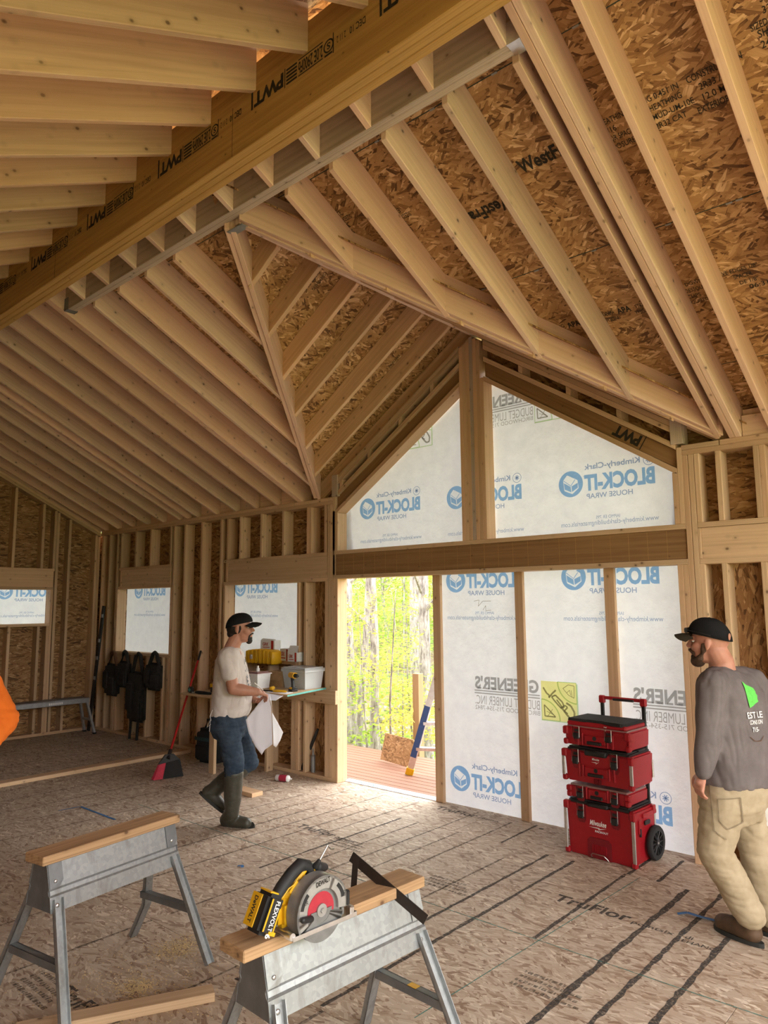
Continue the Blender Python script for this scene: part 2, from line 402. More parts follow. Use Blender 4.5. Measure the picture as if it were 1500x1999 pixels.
# ---------------------------------------------------------------- floor
floor = struct('floor', 'strand board subfloor with dark nailing lines')
rows = [5.46, 4.81, 3.595, 2.38, 1.165, -0.05, -1.1]
for i in range(6):
    x = XL - 0.14 - (1.22 if i % 2 else 0.3)
    while x < XR:
        a, b = max(x, XL - 0.14), min(x + 2.44, XR)
        if b - a > 0.05: bx('floor_panel', a + 0.0015, b - 0.0015, rows[i + 1] + 0.0015, rows[i] - 0.0015, -0.02, 0.0, M['osb_floor'], floor, 0.0008)
        x += 2.44
bx('joist_deck', XL - 0.14, XR, -1.1, 5.45, -0.3, -0.021, M['pine'], floor, 0)
def strip(name, x0, y0, x1, y1, w, mat, jit=0.3, z=0.0012, parent=floor):
    r = random.Random(hash((round(x0, 2), round(y0, 2))) & 0xffff); a, b = V(x0, y0, z), V(x1, y1, z)
    d = (b - a); L = d.length; d.normalize(); n = V(-d.y, d.x, 0); k = max(2, int(L / 0.05)); vs_, fs = [], []
    for i in range(k + 1):
        c = a + d * (L * i / k) + n * (r.uniform(-1, 1) * w * 0.12); h = w / 2 * (1 + r.uniform(-jit, jit))
        vs_ += [c + n * h, c - n * h]
        if i: fs.append((2 * i - 2, 2 * i - 1, 2 * i + 1, 2 * i))
    me = bpy.data.meshes.new(name); me.from_pydata([tuple(v) for v in vs_], [], fs); return obj(name, me, mat, parent)
lines = [(-1.36, 2.4, 4.80, .03), (-1.56, 2.4, 5.29, .027), (-1.758, 2.4, 4.80, .034), (-2.145, 3.6, 4.80, .022), (-2.528, 2.4, 4.81, .024), (-2.725, 3.2, 4.80, .022),
         (-1.945, 4.81, 5.30, .026), (-2.14, 4.81, 5.30, .026), (-1.36, 4.81, 5.29, .02), (-2.93, 2.4, 4.55, .015), (-3.125, 4.81, 5.36, .02), (-3.32, 4.0, 5.30, .017), (-3.51, 3.0, 4.81, .014),
         (-3.71, 3.6, 5.36, .016), (-3.905, 2.5, 4.81, .017), (-4.095, 3.3, 4.81, .02), (-4.30, 4.0, 5.29, .014), (-4.50, 2.4, 4.81, .016), (-4.70, 3.6, 5.29, .014), (-4.89, 2.4, 4.6, .016),
         (-5.09, 3.6, 5.2, .012), (-5.29, 2.4, 4.81, .014), (-5.68, 2.38, 4.81, .013), (-6.07, 1.8, 5.29, .013), (-6.46, 2.38, 4.81, .013), (-6.85, 1.5, 4.6, .013), (-7.25, 2.0, 5.2, .013), (-7.64, 1.5, 4.81, .012),
         (-8.4, 3.6, 5.28, .012), (-8.8, 3.0, 5.0, .012), (-9.2, 3.6, 5.28, .012), (-9.6, 3.2, 5.28, .012), (-10.0, 3.6, 5.28, .012), (-3.9, 1.2, 2.38, .016), (-3.1, 1.2, 2.38, .016), (-4.5, 1.2, 2.3, .014), (-2.5, 1.2, 2.38, .016), (-0.95, 2.4, 4.8, .028), (-0.55, 2.4, 4.8, .028)]
for x, a, b, w in lines: strip('nailing_line', x, a, x + rnd.uniform(-.012, .012), b, w, M['stain'] if w > .019 else M['stain_thin'])
strip('chalk_line', -6.2, 3.597, 0.4, 3.592, .007, M['chalk'], .2, .0016)
strip('chalk_line', -2.06, 4.81, -2.155, 2.6, .006, M['chalk'], .2, .0016)
P = Print().text('TruFlor', 0, 0, .475, .105, .02); P.build('printed_lettering', (-2.325, 4.115, .0017), (1, 0, 0), (0, 1, 0), M['floor_print'], floor)
P = Print().text('pointsix', 0, 0, .235, .05, .012).text('di', .29, .02, .04, .04, .012).text('EHANCE', .29, -.03, .2, .035, .012)
P.build('printed_lettering', (-1.83, 4.10, .0017), (1, 0, 0), (0, 1, 0), M['floor_print'], floor)
for x, y, w in ((-4.07, 5.21, .43), (-4.61, 4.075, .42), (-3.56, 1.66, .4)):
    P = Print().text('TruFlor', 0, 0, w, .09, .015).text('pointsix', w + .03, .0, .2, .045, .01); P.build('printed_lettering', (x, y, .0017), (1, 0, 0), (0, 1, 0), M['floor_print'], floor)
for x, y in ((-4.15, 4.10), (-3.2, 3.05), (-3.8, 1.7), (-3.1, 3.95), (-2.0, 3.25), (-6.6, 4.2)):
    P = Print()
    for k in range(4):
        u = 0.0; q = random.Random(k + int(x * 50))
        while u < .26 + .03 * k: w = q.uniform(.008, .03); P.rect(u, -.045 * k, u + w, -.045 * k + q.uniform(.018, .028)); u += w + .007
    P.build('printed_lettering', (x, y, .0017), (1, 0, 0), (0, 1, 0), M['faint_print'], floor)

# ---------------------------------------------------------------- wall with the big opening
wb = struct('wall_back', 'stud wall with raked gable and wrapped openings')
PN = M['pine']
def stud(x, z0, z1, parent=wb, w=st, y0=WY, y1=YO, name='stud', mat=None): return bx(name, x, x + w, y0, y1, z0, z1, mat or PN, parent)
def plate(x0, x1, z0, parent=wb, name='plate', mat=None, h=st): return bx(name, x0, x1, WY, YO, z0, z0 + h, mat or PN, parent)
plate(XL, -5.386, 0.0, name='sill_plate'); plate(-1.80, XR, 0.0, name='sill_plate')
for k in (0, 1):
    plate(XL, -7.9 if k else -5.43, ZT - st * (2 - k), name='top_plate')
    if k: plate(-7.895, -6.05, ZT - st, name='top_plate'); plate(-6.045, -5.43, ZT - st, name='top_plate')
    plate(-1.80, (-1.54 if k else XR), ZT - st * (2 - k), name='top_plate')
    if k: plate(-1.535, XR, ZT - st, name='top_plate')
zt2 = ZT - 2 * st
for x in (-10.412, -10.20, -9.965, -8.464, -8.209, -7.83, -7.42): stud(x, st, zt2)
HB, HT = 2.062, 2.292                                     # header board
def opening(x0, x1, xh0, xh1, zs, cr, parent=wb, hb=HB, ht=HT):
    bx('header_board', xh0, xh1, WY + .004, WY + .042, hb, ht, M['pine'], parent); bx('header_board', xh0, xh1, YO - .04, YO, hb, ht, M['pine'], parent)
    plate(xh0 - .09, xh1, ht, parent); plate(xh0 - .09, xh1, hb - st, parent)
    stud(xh0 - .045, hb, ht, parent)
    stud(x0 - st, st, hb - st, parent, name='trimmer_stud'); stud(x1, st, hb - st, parent, name='trimmer_stud')
    for c in cr: stud(c, ht + st, zt2, parent, name='cripple_stud')
    if zs:
        plate(x0, x1, zs - st, parent, name='rough_sill')
        c = x0 + .02
        while c < x1 - .03: stud(c, st, zs - st, parent, name='cripple_stud'); c += .403
        stud(x1 - st, st, zs - st, parent, name='cripple_stud')
opening(-9.888, -8.504, -9.79, -8.504, 1.142, (-9.86, -9.45, -9.05, -8.55))
opening(-7.295, -5.985, -7.245, -5.51, 1.172, (-7.283, -7.03, -6.636, -6.246, -5.835, -5.797, -5.56))
bx('stud', -5.872, -5.834, WY, YO, st, HB - st, PN, wb)
for k, x in enumerate((-5.545, -5.507, -5.469)): stud(x, st, HB - st if k == 0 else zt2, name='post_ply')
stud(-5.431, st, 3.14 if False else 2.912, name='post_ply')
# big opening: jambs, header
BB, BT = 2.084, 2.300
stud(-5.393, 0.0, 2.046, name='jamb_stud'); stud(-1.876, 0.0, 2.046, name='jamb_stud'); stud(-1.838, 0.0, 2.046, name='jamb_stud')
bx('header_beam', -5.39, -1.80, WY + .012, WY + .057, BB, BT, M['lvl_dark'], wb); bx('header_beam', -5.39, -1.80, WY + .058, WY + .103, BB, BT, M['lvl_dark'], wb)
stud(-5.431 + .004, BB - .002, BT + .002, name='block', w=.034)
for k in range(24): bx('veneer_joint', -5.28 + .145 * k, -5.2785 + .145 * k, WY + .0113, WY + .013, BB + .004, BT - .004, M['lvl'], wb, 0)
plate(-5.43, -1.80, BT); plate(-5.43, -1.80, BB - st)
for k, x in enumerate((-1.80, -1.759)): stud(x, st, zt2 + (.0 if k else .0), name='post_ply')
hdr_r = (-1.70, -0.30)
bx('header_board', *hdr_r, WY + .004, WY + .042, HB + .016, HT + .008, M['pine'], wb); plate(-1.72, -.3, 2.302); plate(-1.72, -.3, 2.042); stud(-1.72, 2.08, 2.30, w=.02)
for x in (-1.718, -1.572, -1.325, -1.287, -0.95, -.57): stud(x, 2.34, zt2, name='cripple_stud')
for x in (-1.722, -1.575, -1.326, -0.93, -.53): stud(x, st, 2.042)
x = -.25
while x < XR: stud(x, st, zt2); x += .403
# gable
post_x = [-3.762, -3.724, -3.686, -3.648, -3.610, -3.572]
for i, x in enumerate(post_x): stud(x, BT + st, zD(x if x < DX else x + st) - .015, name='gable_post_ply', mat=M['pine'] if i != 3 else M['grey_wood'])
bx('gable_post_ply', -3.534, -3.496, WY + .0, YO, BT + st, 3.80, PN, wb)
def rake(name, side, c0, c1, xi, xo, mat, y0=WY, y1=YO):
    f = lambda x, c: c - SD * abs(x - DX)
    return prism(name, [(xi, y0, f(xi, c0)), (xo, y0, f(xo, c0)), (xo, y0, f(xo, c1)), (xi, y0, f(xi, c1))], (0, y1 - y0, 0), mat, wb, .002)
for side, xi, xo in ((-1, -3.764, -5.386), (1, -3.494, -1.84)):
    rake('raked_plate', side, 3.852, 3.898, xi, xo, PN)
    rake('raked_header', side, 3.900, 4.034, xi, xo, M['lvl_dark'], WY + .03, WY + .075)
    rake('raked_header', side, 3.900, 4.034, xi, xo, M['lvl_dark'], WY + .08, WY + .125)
    rake('raked_plate', side, 4.036, 4.082, xi, xo, PN)
    for k in (0, 1): rake('raked_top_plate', side, 4.150 + .046 * k, 4.195 + .046 * k, xi, xo - side * (-.02 * k), PN)
    for d in ((.36, .80, 1.22, 1.62) if side > 0 else (.30, .70, 1.12, 1.52)):
        xa = xi + side * d; f = lambda x, c: c - SD * abs(x - DX)
        prism('cripple_block', [(xa, WY, f(xa, 4.084)), (xa + side * st, WY, f(xa + side * st, 4.084)), (xa + side * st, WY, f(xa + side * st, 4.148)), (xa, WY, f(xa, 4.148))], (0, WT, 0), PN, wb, .001)
    pl = [(xi - side * .1, YO, zD(xi) - .20), (xo + side * .4, YO, zD(xo + side * .4) - .20), (xo + side * .4, YO, zD(xo + side * .4) + .2), (xi - side * .1, YO, zD(xi) + .26)]
    prism('sheathing_panel', pl, (0, .011, 0), M['osb_wall'], wb, 0)
P = Print().text('PWT', 0, 0, .24, .088, .05); P.rect(-.03, -.012, -.022, .1); th_ = math.atan(SD); a_ = ony(1247, 868, WY + .028)
P.build('printed_lettering', a_, (-math.cos(th_), 0, math.sin(th_)), (-math.sin(th_), 0, -math.cos(th_)), M['roof_print'], wb).location = Vector((math.sin(th_), 0, math.cos(th_))) * .07
stud(-5.431, 2.338, 2.76, name='jamb_stud'); stud(-5.393, 2.338, 2.735, name='jamb_stud')
stud(-1.876, 2.338, 2.72, name='jamb_stud'); stud(-1.838, 2.338, 2.90, name='jamb_stud')
bx('stub_post', -5.436, -5.350, WY - .01, YO - .03, 2.914, 3.142, M['grey_wood'], wb); bx('stub_post', -1.872, -1.784, WY - .01, YO - .03, 2.925, 3.125, M['grey_wood'], wb)
# outside sheathing around the openings
def sheet(x0, x1, z0, z1, mat=M['osb_wall'], vert=True):
    c = V((x0 + x1) / 2, YO + .0055, (z0 + z1) / 2)
    ex, ey = (V(0, 0, 1), V(1, 0, 0)) if vert else (V(1, 0, 0), V(0, 0, 1)); ez = ex.cross(ey)
    L, w = (z1 - z0, x1 - x0) if vert else (x1 - x0, z1 - z0)
    return obj('sheathing_panel', box_mesh(L - .0004, w - .0004, .011, mat, 0), None, wb, frame(c, ex, ey, ez))
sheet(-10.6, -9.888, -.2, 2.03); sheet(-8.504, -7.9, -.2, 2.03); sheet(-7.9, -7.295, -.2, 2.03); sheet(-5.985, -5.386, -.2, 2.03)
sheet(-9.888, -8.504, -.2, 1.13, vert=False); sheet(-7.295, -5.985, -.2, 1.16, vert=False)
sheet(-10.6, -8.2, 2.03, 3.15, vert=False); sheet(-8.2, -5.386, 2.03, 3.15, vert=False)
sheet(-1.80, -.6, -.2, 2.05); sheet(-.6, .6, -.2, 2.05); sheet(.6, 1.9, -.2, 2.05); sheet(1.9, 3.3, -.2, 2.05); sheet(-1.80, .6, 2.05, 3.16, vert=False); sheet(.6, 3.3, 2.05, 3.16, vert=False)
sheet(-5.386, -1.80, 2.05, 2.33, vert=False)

# ---------------------------------------------------------------- left wall with a raked top
wl = struct('wall_left', 'raked stud wall with a wrapped window')
XO = XL - WT
def stl(y, z0, z1, name='stud', w=st): return bx(name, XO, XL, y, y + w, z0, z1, PN, wl)
def zrake(y): return (zU(y) if y > 2.23 else zN(y) - .02) - .088
bx('sill_plate', XO, XL, YN, WY, 0, st, PN, wl)
for a, b in ((WY, 2.24), (2.22, YN)):
    for k in (0, 1):
        f = lambda y, c: zrake(y) + c
        prism('top_plate', [(XL, a, f(a, .043 * k)), (XL, b, f(b, .043 * k)), (XL, b, f(b, .043 * k + .041)), (XL, a, f(a, .043 * k + .041))], (-WT, 0, 0), PN, wl, .002)
full = [5.25, 5.21, 4.803, 4.627] + [3.145 - .403 * k for k in range(10)]
W1a, W1b, W1s, W1h = 3.19, 4.578, 1.545, 2.02
for y in full: stl(y, st, zrake(y + st) - .002)
stl(W1b, st, W1h, 'trimmer_stud'); stl(W1a, st, W1h, 'trimmer_stud')
for y in (4.414, 4.02, 3.62, 3.24): stl(y, 2.322, zrake(y + st) - .002, 'cripple_stud'); stl(y, st, W1s - st, 'cripple_stud')
stl(4.54, st, W1s - st, 'cripple_stud'); stl(4.585, 2.322, zrake(4.62) - .002, 'cripple_stud')
bx('rough_sill', XO, XL, W1a + st, W1b, W1s - st, W1s, PN, wl)
bx('header_board', XL - .042, XL - .004, W1a, W1b + .03, 2.057, 2.284, M['pine'], wl); bx('plate', XO, XL, W1a, W1b + .04, 2.284, 2.322, PN, wl); bx('plate', XO, XL, W1a, W1b + .036, 2.02, 2.057, PN, wl)
def sheetl(y0, y1, z0, z1, z2=None, z3=None):
    pts = [(XO, y0, z0), (XO, y1, z0), (XO, y1, z2 or z1), (XO, y0, z3 or z1)]
    prism('sheathing_panel', pts, (-.011, 0, 0), M['osb_wall'], wl, 0)
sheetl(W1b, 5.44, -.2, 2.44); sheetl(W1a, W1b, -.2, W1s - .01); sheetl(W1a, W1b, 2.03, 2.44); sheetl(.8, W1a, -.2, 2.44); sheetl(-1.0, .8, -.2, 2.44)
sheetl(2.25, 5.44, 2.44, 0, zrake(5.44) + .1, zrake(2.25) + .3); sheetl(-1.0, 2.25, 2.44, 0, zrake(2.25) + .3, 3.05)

# ---------------------------------------------------------------- wall behind the camera: unseen posts and plates, left part sheathed to block light
wn = struct('wall_near', 'unseen framed wall behind the viewpoint, sheathed on the left to block light')
for k in (0, 1): bx('top_plate', XL, XR, YN - WT, YN, zN(YN) - .038 * (k + 1), zN(YN) - .038 * k, PN, wn)
bx('sill_plate', XL, -6.0, YN - WT, YN, 0, st, PN, wn)
for x in [XL + .2 + .403 * k for k in range(11)] + [-5.2, -3.0, -.8, 1.4, 3.2]: bx('stud', x, x + st, YN - WT, YN, 0 if x > -6 else st, zN(YN) - .076, PN, wn)
bx('sheathing_panel', XL, -6.0, YN - WT - .011, YN - WT, -.2, 3.0, M['osb_wall'], wn); bx('sheathing_panel', -5.998, 0.4, YN - WT - .011, YN - WT, -.2, 3.0, M['osb_wall'], wn)  # unseen sheathing added to keep daylight off the left end

# ---------------------------------------------------------------- roof framing
ce = struct('ceiling', 'open rafter roof with ridge beam, dormer valleys and strand board deck')
RF, RFC = M['pine_pale'], M['pine_ceil']
def yz(name, x, pts, mat, parent=ce, w=st): return prism(name, [(x, y, z) for y, z in pts], (w, 0, 0), mat, parent, .003)
EV = 5.95
def common(x, mat=RF, name='rafter'):
    return yz(name, x, [(LV1, zU(LV1)), (WY, ZT), (YO, ZT), (YO, zU(YO)), (EV, zU(EV)), (EV, zU(EV) + RP), (LV1, zU(LV1) + RP)], mat)
bx('ridge_cap', XL - .15, XR, 2.08, 2.40, 4.775, 4.79, M['osb_roof'], ce, 0)
left_x = [-5.945, -5.985, -6.365, -6.75, -7.135, -7.535, -7.955, -8.17, -8.36, -8.765, -9.17, -9.57, -9.975, -10.36, -10.49]
for x in left_x: common(x)
right_x = [-1.468, -1.428, -1.21, -.79, -.385, .02, .42, .825, 1.23, 1.63, 2.03, 2.44, 2.84, 3.24]
for x in right_x: common(x)
HD0, HD1, HDB = 2.585, 2.661, 4.270
jl, jr = [-5.56, -5.16, -4.755, -4.37], [-3.15, -2.765, -2.365, -1.96, -1.555]
def yvl(x): return 2.66 + (-3.68 - x) * 1.3376
def yvr(x): return 2.66 + (x + 3.6) * 1.273
for x in jl:
    e = min(yvl(x + .02), WY - .06); yz('jack_rafter', x, [(HD1, zU(HD1)), (e, zU(e)), (e, zU(e) + RP), (HD1, zU(HD1) + RP)], RF)
for x in jr:
    e = min(yvr(x + .02), WY - .02); yz('jack_rafter', x, [(HD1, zU(HD1)), (e, zU(e)), (e, zU(e) + RP), (HD1, zU(HD1) + RP)], RF)
for x in [-5.572, -5.179, -4.77, -4.391, -4.005, -3.592, -3.195, -2.792, -2.40, -1.985, -1.57]:
    yz('short_rafter', x, [(LV1, zU(LV1)), (HD0, zU(HD0)), (HD0, zU(HD0) + RP), (LV1, zU(LV1) + RP)], RF)
for k in (0, 1): bx('dormer_header', -5.905, -1.47, HD0 + .0381 * k, HD0 + .0381 * k + .0375, HDB, 4.505, M['grey_wood'], ce)
for xa, xb in ((-5.907, -5.84), (-1.535, -1.466)):
    part('joist_hanger', lambda bm: (add_box(bm, ((xa + xb) / 2, (HD0 + HD1) / 2, HDB - .002), (xb - xa, .085, .003)), add_box(bm, ((xa + xb) / 2, HD0 - .004, HDB + .05), (xb - xa, .003, .11)), add_box(bm, ((xa + xb) / 2, HD1 + .004, HDB + .05), (xb - xa, .003, .11))), M['alu'] if xa > -3 else M['galv_dark'], ce)
part('joist_hanger', lambda bm: add_box(bm, (-3.645, 2.69, zU(2.69) - .002), (.16, .06, .004)), M['galv'], ce)
# ridge beam of three plies
rb = bx('ridge_beam', XL, XR, LV0, LV0 + .0445, LVB, 4.63, M['lvl'], ce, .004)
bx('ridge_beam_ply', XL, XR, LV0 + .0453, LV0 + .0897, LVB + .001, 4.63, M['lvl'], ce, .004); bx('ridge_beam_ply', XL, XR, LV0 + .0905, LV1, LVB, 4.63, M['lvl'], ce, .004)
for x in (-3.0, -5.15, -6.28, -1.45):
    bx('veneer_joint', x, x + .002, LV0 - .0008, LV0 + .001, LVB + .004, 4.46, M['black_print'], ce, 0)
P = Print()
for k in range(-5, 10):
    u = .912 * k                                          # read from below: the print is upside down, u runs to the left
    P.text('DEC 10', u, .03, .10, .036, .01); P.text('2 11 2', u + .125, .03, .06, .034); P.rect(u + .205, -.006, u + .211, .10)
    P.ringf(u + .24, .045, .027, .035, 18); P.text('S', u + .228, .028, .024, .034, .02); P.rect(u + .215, .084, u + .268, .094)
    P.text('2.0E 2900Fb', u + .28, .014, .175, .066, .02); P.rect(u + .28, .086, u + .455, .092); P.rect(u + .28, 0, u + .455, .006)
    for q in range(5): P.rect(u + .465, .004 + .019 * q, u + .545, .015 + .019 * q)
    P.rect(u + .553, -.006, u + .559, .10); P.text('PWT', u + .568, .004, .235, .082, .045, .0); P.rect(u + .812, -.03, u + .826, .09)
P.build('printed_lettering', (-2.01, LV0 - .0015, 4.455), (-1, 0, 0), (0, 0, -1), M['roof_print'], ce)
# near slope
for k in range(20):
    x = -2.432 - .403 * (k - 6)
    if x < XL + .02 or x > XR: continue
    yz('rafter', x, [(LV0, zN(LV0)), (-1.35, zN(-1.35)), (-1.35, zN(-1.35) + RP), (LV0, zN(LV0) + RP)], RFC)
# valley rafters
def valley(p, q, off, dep=RP + .0):
    a, b = V(p[0], p[1], 0), V(q[0], q[1], 0); d = (b - a).normalized(); n = V(-d.y, d.x, 0)
    A, B = a + n * off, b + n * off
    f = lambda v, c: V(v.x, v.y, zU(v.y) + c)
    return prism('valley_rafter', [f(A, 0), f(B, 0), f(B, dep), f(A, dep)], n * .0375, RF, ce, .003)
for o in (-.0385, .0005): valley((-3.70, 2.665), (-5.655, 5.285), o); valley((-3.60, 2.665), (-1.525, 5.285), o)
# dormer ridge, jacks and deck
bx('dormer_ridge', -3.65, -3.612, 2.67, EV, 4.235, 4.462, RF, ce)
for y1 in (3.06, 3.455, 3.85, 4.247, 4.648, 5.035, 5.43):
    xv = -3.68 - (y1 - .02 - 2.66) / 1.3376
    prism('dormer_rafter', [(-3.652, y1, zD(-3.652)), (xv, y1, zD(xv)), (xv, y1, zD(xv) + .215), (-3.652, y1, zD(-3.652) + .215)], (0, -st, 0), RFC, ce)
    xv = -3.60 + (y1 - .02 - 2.66) / 1.273
    prism('dormer_rafter', [(-3.61, y1, zD(-3.61)), (xv, y1, zD(xv)), (xv, y1, zD(xv) + .215), (-3.61, y1, zD(-3.61) + .215)], (0, -st, 0), RFC, ce)
def clip(poly, nx, ny, c):
    out = []
    for i, p in enumerate(poly):
        q = poly[(i + 1) % len(poly)]; dp, dq = nx * p[0] + ny * p[1] - c, nx * q[0] + ny * q[1] - c
        if dp >= 0: out.append(p)
        if (dp >= 0) != (dq >= 0): t = dp / (dp - dq); out.append((p[0] + (q[0] - p[0]) * t, p[1] + (q[1] - p[1]) * t))
    return out
def roof_piece(poly, zf, up=.012, mat=M['osb_roof'], name='roof_panel'):
    if len(poly) < 3: return
    # grain along the first edge
    return prism(name, [(x, y, zf(x, y)) for x, y in poly], (0, 0, up), mat, ce, 0)
g = .0002
def main_deck(x0, x1, y0, y1):
    r = [(x0 + g, y1 - g), (x1 - g, y1 - g), (x1 - g, y0 + g), (x0 + g, y0 + g)]
    zf = lambda x, y: zU(y) + RP + .001
    if y1 <= 2.64: roof_piece(r, zf); return
    # outside of the left valley, outside of the right valley (the dormer in between stays open)
    k = 1.3376; L = clip(r, -k, -1, -(2.60 - 3.68 * k) + 0) if False else clip(r, -1, -1 / k, 3.58 - 2.60 / k)
    R = clip(r, 1, -1 / 1.273, -3.70 - 2.60 / 1.273)
    for p in (L, R):
        if len(p) > 2:
            # start with an edge that runs along x
            i = next((i for i in range(len(p)) if abs(p[i][1] - p[(i + 1) % len(p)][1]) < 1e-5), 0); p = p[i:] + p[:i]; roof_piece(p, zf)
ys = [2.24, 2.60, 2.835, 3.895, 4.955, 6.0]
for i in range(5):
    x = XL - .15 - (1.2 if i % 2 else 0)
    while x < XR: main_deck(max(x, XL - .15), min(x + 2.44, XR), ys[i], ys[i + 1]); x += 2.44
for i, (a, b) in enumerate(((2.22, 1.16), (1.16, .1), (.1, -1.35))):
    x = XL - .15 - (1.2 if i % 2 else 0)
    while x < XR:
        p = [(max(x, XL - .15) + g, a - g), (min(x + 2.44, XR) - g, a - g), (min(x + 2.44, XR) - g, b + g), (max(x, XL - .15) + g, b + g)]
        roof_piece(p, lambda x, y: zN(y) + RP + .001); x += 2.44
zd = lambda x, y: zD(x) + .217
for s_ in (-1, 1):
    k = 1.3376 if s_ < 0 else 1.273
    for a, b in ((2.3, 3.40), (3.40, 4.62), (4.62, 6.0)):
        r = [(DX, a + g), (DX, b - g), (DX + s_ * 2.75, b - g), (DX + s_ * 2.75, a + g)]
        r = clip(r, -s_ * 1.0, 1 / k, -s_ * DX + 2.42 / k)
        roof_piece(r, zd)
# lettering on the underside of the deck
def deck_text(items, x, y, flip=False, mat=M['roof_print']):
    P = Print()
    for t, u, v, w, h, b in items: P.text(t, u, v, w, h, b)
    sgn = -1 if flip else 1; n = math.hypot(1, S)
    P.build('printed_lettering', V(x, y, zU(y) + RP - .0012), V(sgn, 0, 0), V(0, -sgn / n, sgn * S / n), mat, ce)
deck_text([('WestFraser', 0, 0, .42, .085, .03)], -1.905, 3.33)
deck_text([('WestFraser', 0, 0, .42, .085, .03)], -2.02, 3.40, True)
stampA = [('SHEATHING', 0, 0, .16, .032, .01), ('32/16', 0, -.05, .08, .032, .01), ('SIZED FOR SPACING', -.06, -.10, .24, .032, .01), ('EXPOSURE 1', -.01, -.15, .17, .032, .01)]
for x, y, f in ((-1.43, 3.28, 0), (-2.36, 3.5, 1), (-2.72, 3.34, 1), (-.62, 3.1, 0), (-3.1, 3.2, 1)): deck_text(stampA, x, y, f)
deck_text([('SPACING 0.451 IN', -.12, .0, .26, .032, .01), ('SHEATHING', -.03, -.05, .17, .032, .01), ('PRP MUD-UM-10E', -.08, -.10, .26, .032, .01), ('2R32 CAT', -.02, -.15, .15, .032, .01), ('CONSTRUCTION', .18, -.0, .24, .035, .01), ('2R33 / 24', .22, -.055, .14, .035, .01), ('12.0 MM', .22, -.11, .13, .035, .01), ('EXTERIOR TYPE', .18, -.165, .22, .035, .01), ('SHEATHING', .50, .05, .2, .035, .01), ('24 / 16-24', .5, 0, .16, .035, .01), ('ADHESIVE', .55, -.05, .16, .035, .01)], -1.16, 3.27)
stampB = [('THIS SIDE DOWN', -.1, .02, .24, .03, .01), ('EN DESSOUS', -.02, -.03, .16, .03, .01), ('CLIPS', .02, -.08, .08, .03, .01), ('REQUIRED', .0, -.13, .13, .03, .01)]
deck_text(stampB, -1.42, 4.33); deck_text([('LEAVE EDGES 1/8"', -.1, .02, .24, .03, .01), ('SPACER', 0, -.03, .1, .03, .01), ('DE 1/8"', .02, -.08, .1, .03, .01), ('06:31', .06, -.13, .1, .035, .01)], -1.12, 4.33)
for x in (-1.95, -.6, -2.3): deck_text([('SHEATHING', -.1, .02, .2, .03, .01), ('APA', .12, .0, .09, .05, .03), ('STRENGTH AXIS', .24, .01, .2, .03, .01), ('THIS DIRECTION', .22, -.04, .24, .03, .01)], x, 4.37)
P = Print(); n = math.hypot(1, SD)
for (u, v, t, w, h) in ((.55, 1.1, 'Wes', .14, .07), (.2, .9, 'SHEATHING', .16, .03), (.2, .84, 'EXPOSURE 1', .18, .03), (.62, 2.2, 'EXPOSURE 1', .18, .03)): P.text(t, u, v, w, h, .015)
P.build('printed_lettering', V(DX - .05, 2.75, zD(DX - .05) + .2155), V(-1 / n, 0, -SD / n), V(0, 1, 0), M['roof_print'], ce)
# blocking above the plate, with a few slots of daylight
xs_all = sorted(left_x)
for a, b in zip(xs_all, xs_all[1:]):
    if b - a > .1: bx('rafter_block', a + st + .004, b - .004, WY + .05, WY + .088, ZT + .002, ZT + (.255 if rnd.random() > .3 else .215), RF, ce)
xs_all = sorted(right_x)
for a, b in zip(xs_all, xs_all[1:]):
    if b - a > .1: bx('rafter_block', a + st + .003, b - .003, WY + .02, WY + .058, ZT + .002, ZT + .15, RF, ce); bx('rafter_block', a + st + .003, b - .003, WY + .06, WY + .098, ZT + .002, ZT + .2, RF, ce)
# metal clips along the deck seams
clipm = box_mesh(.032, .010, .004, M['galv'], 0)
for x in [-2.55, -2.15, -1.76, -1.0, -.58, -1.32, -.95]:
    for y in (2.835, 3.895): obj('deck_clip', clipm, None, ce, Matrix.Translation((x, y, zU(y) + RP - .004)) @ Matrix.Rotation(-math.atan(S), 4, 'X'))

M['edge_seal'] = flat('green_edge_seal', (.03, .05, .04), .7)
for y in (2.835, 3.895, 4.955):
    for a, b in ((XL, min(-3.72 - max(0, y - 2.72) / 1.3376, -3.72)), (max(-3.56 + max(0, y - 2.72) / 1.273, -3.56), XR)):
        n_ = math.hypot(1, S); board('panel_edge', (a, y, zU(y) + RP - .0005), (b, y, zU(y) + RP - .0005), .005, .001, (0, 1 / n_, -S / n_), M['edge_seal'], ce, 0)
# ---------------------------------------------------------------- house wrap and its print (seen from behind, so mirrored)
YW = YO + .0135
def wrap_sheet(name, poly, parent, nz=.004, ywr=None, axis='y'):
    """polygon in (u, z) turned into a finely divided, slightly wavy sheet"""
    us = [p[0] for p in poly]; zs = [p[1] for p in poly]; bm = bmesh.new()
    vs_ = [bm.verts.new((u, 0, z)) for u, z in poly]; bm.faces.new(vs_)
    d = .12
    for ax, lo, hi in ((0, min(us), max(us)), (2, min(zs), max(zs))):
        c = lo + d
        while c < hi:
            no = V(1, 0, 0) if ax == 0 else V(0, 0, 1); bmesh.ops.bisect_plane(bm, geom=bm.verts[:] + bm.edges[:] + bm.faces[:], plane_co=no * c, plane_no=no); c += d
    for v in bm.verts:
        q = noise.noise(V(v.co.x * 2.3, v.co.z * 2.3, 3.1)) * nz + noise.noise(V(v.co.x * 6, v.co.z * 5, 7.7)) * nz * .4
        if axis == 'y': v.co = V(v.co.x, YW + abs(q), v.co.z)
        else: v.co = V(XO - .0135 - abs(q), v.co.x, v.co.z)
    return obj(name, bm_mesh(bm, name, True), M['wrap'], parent)
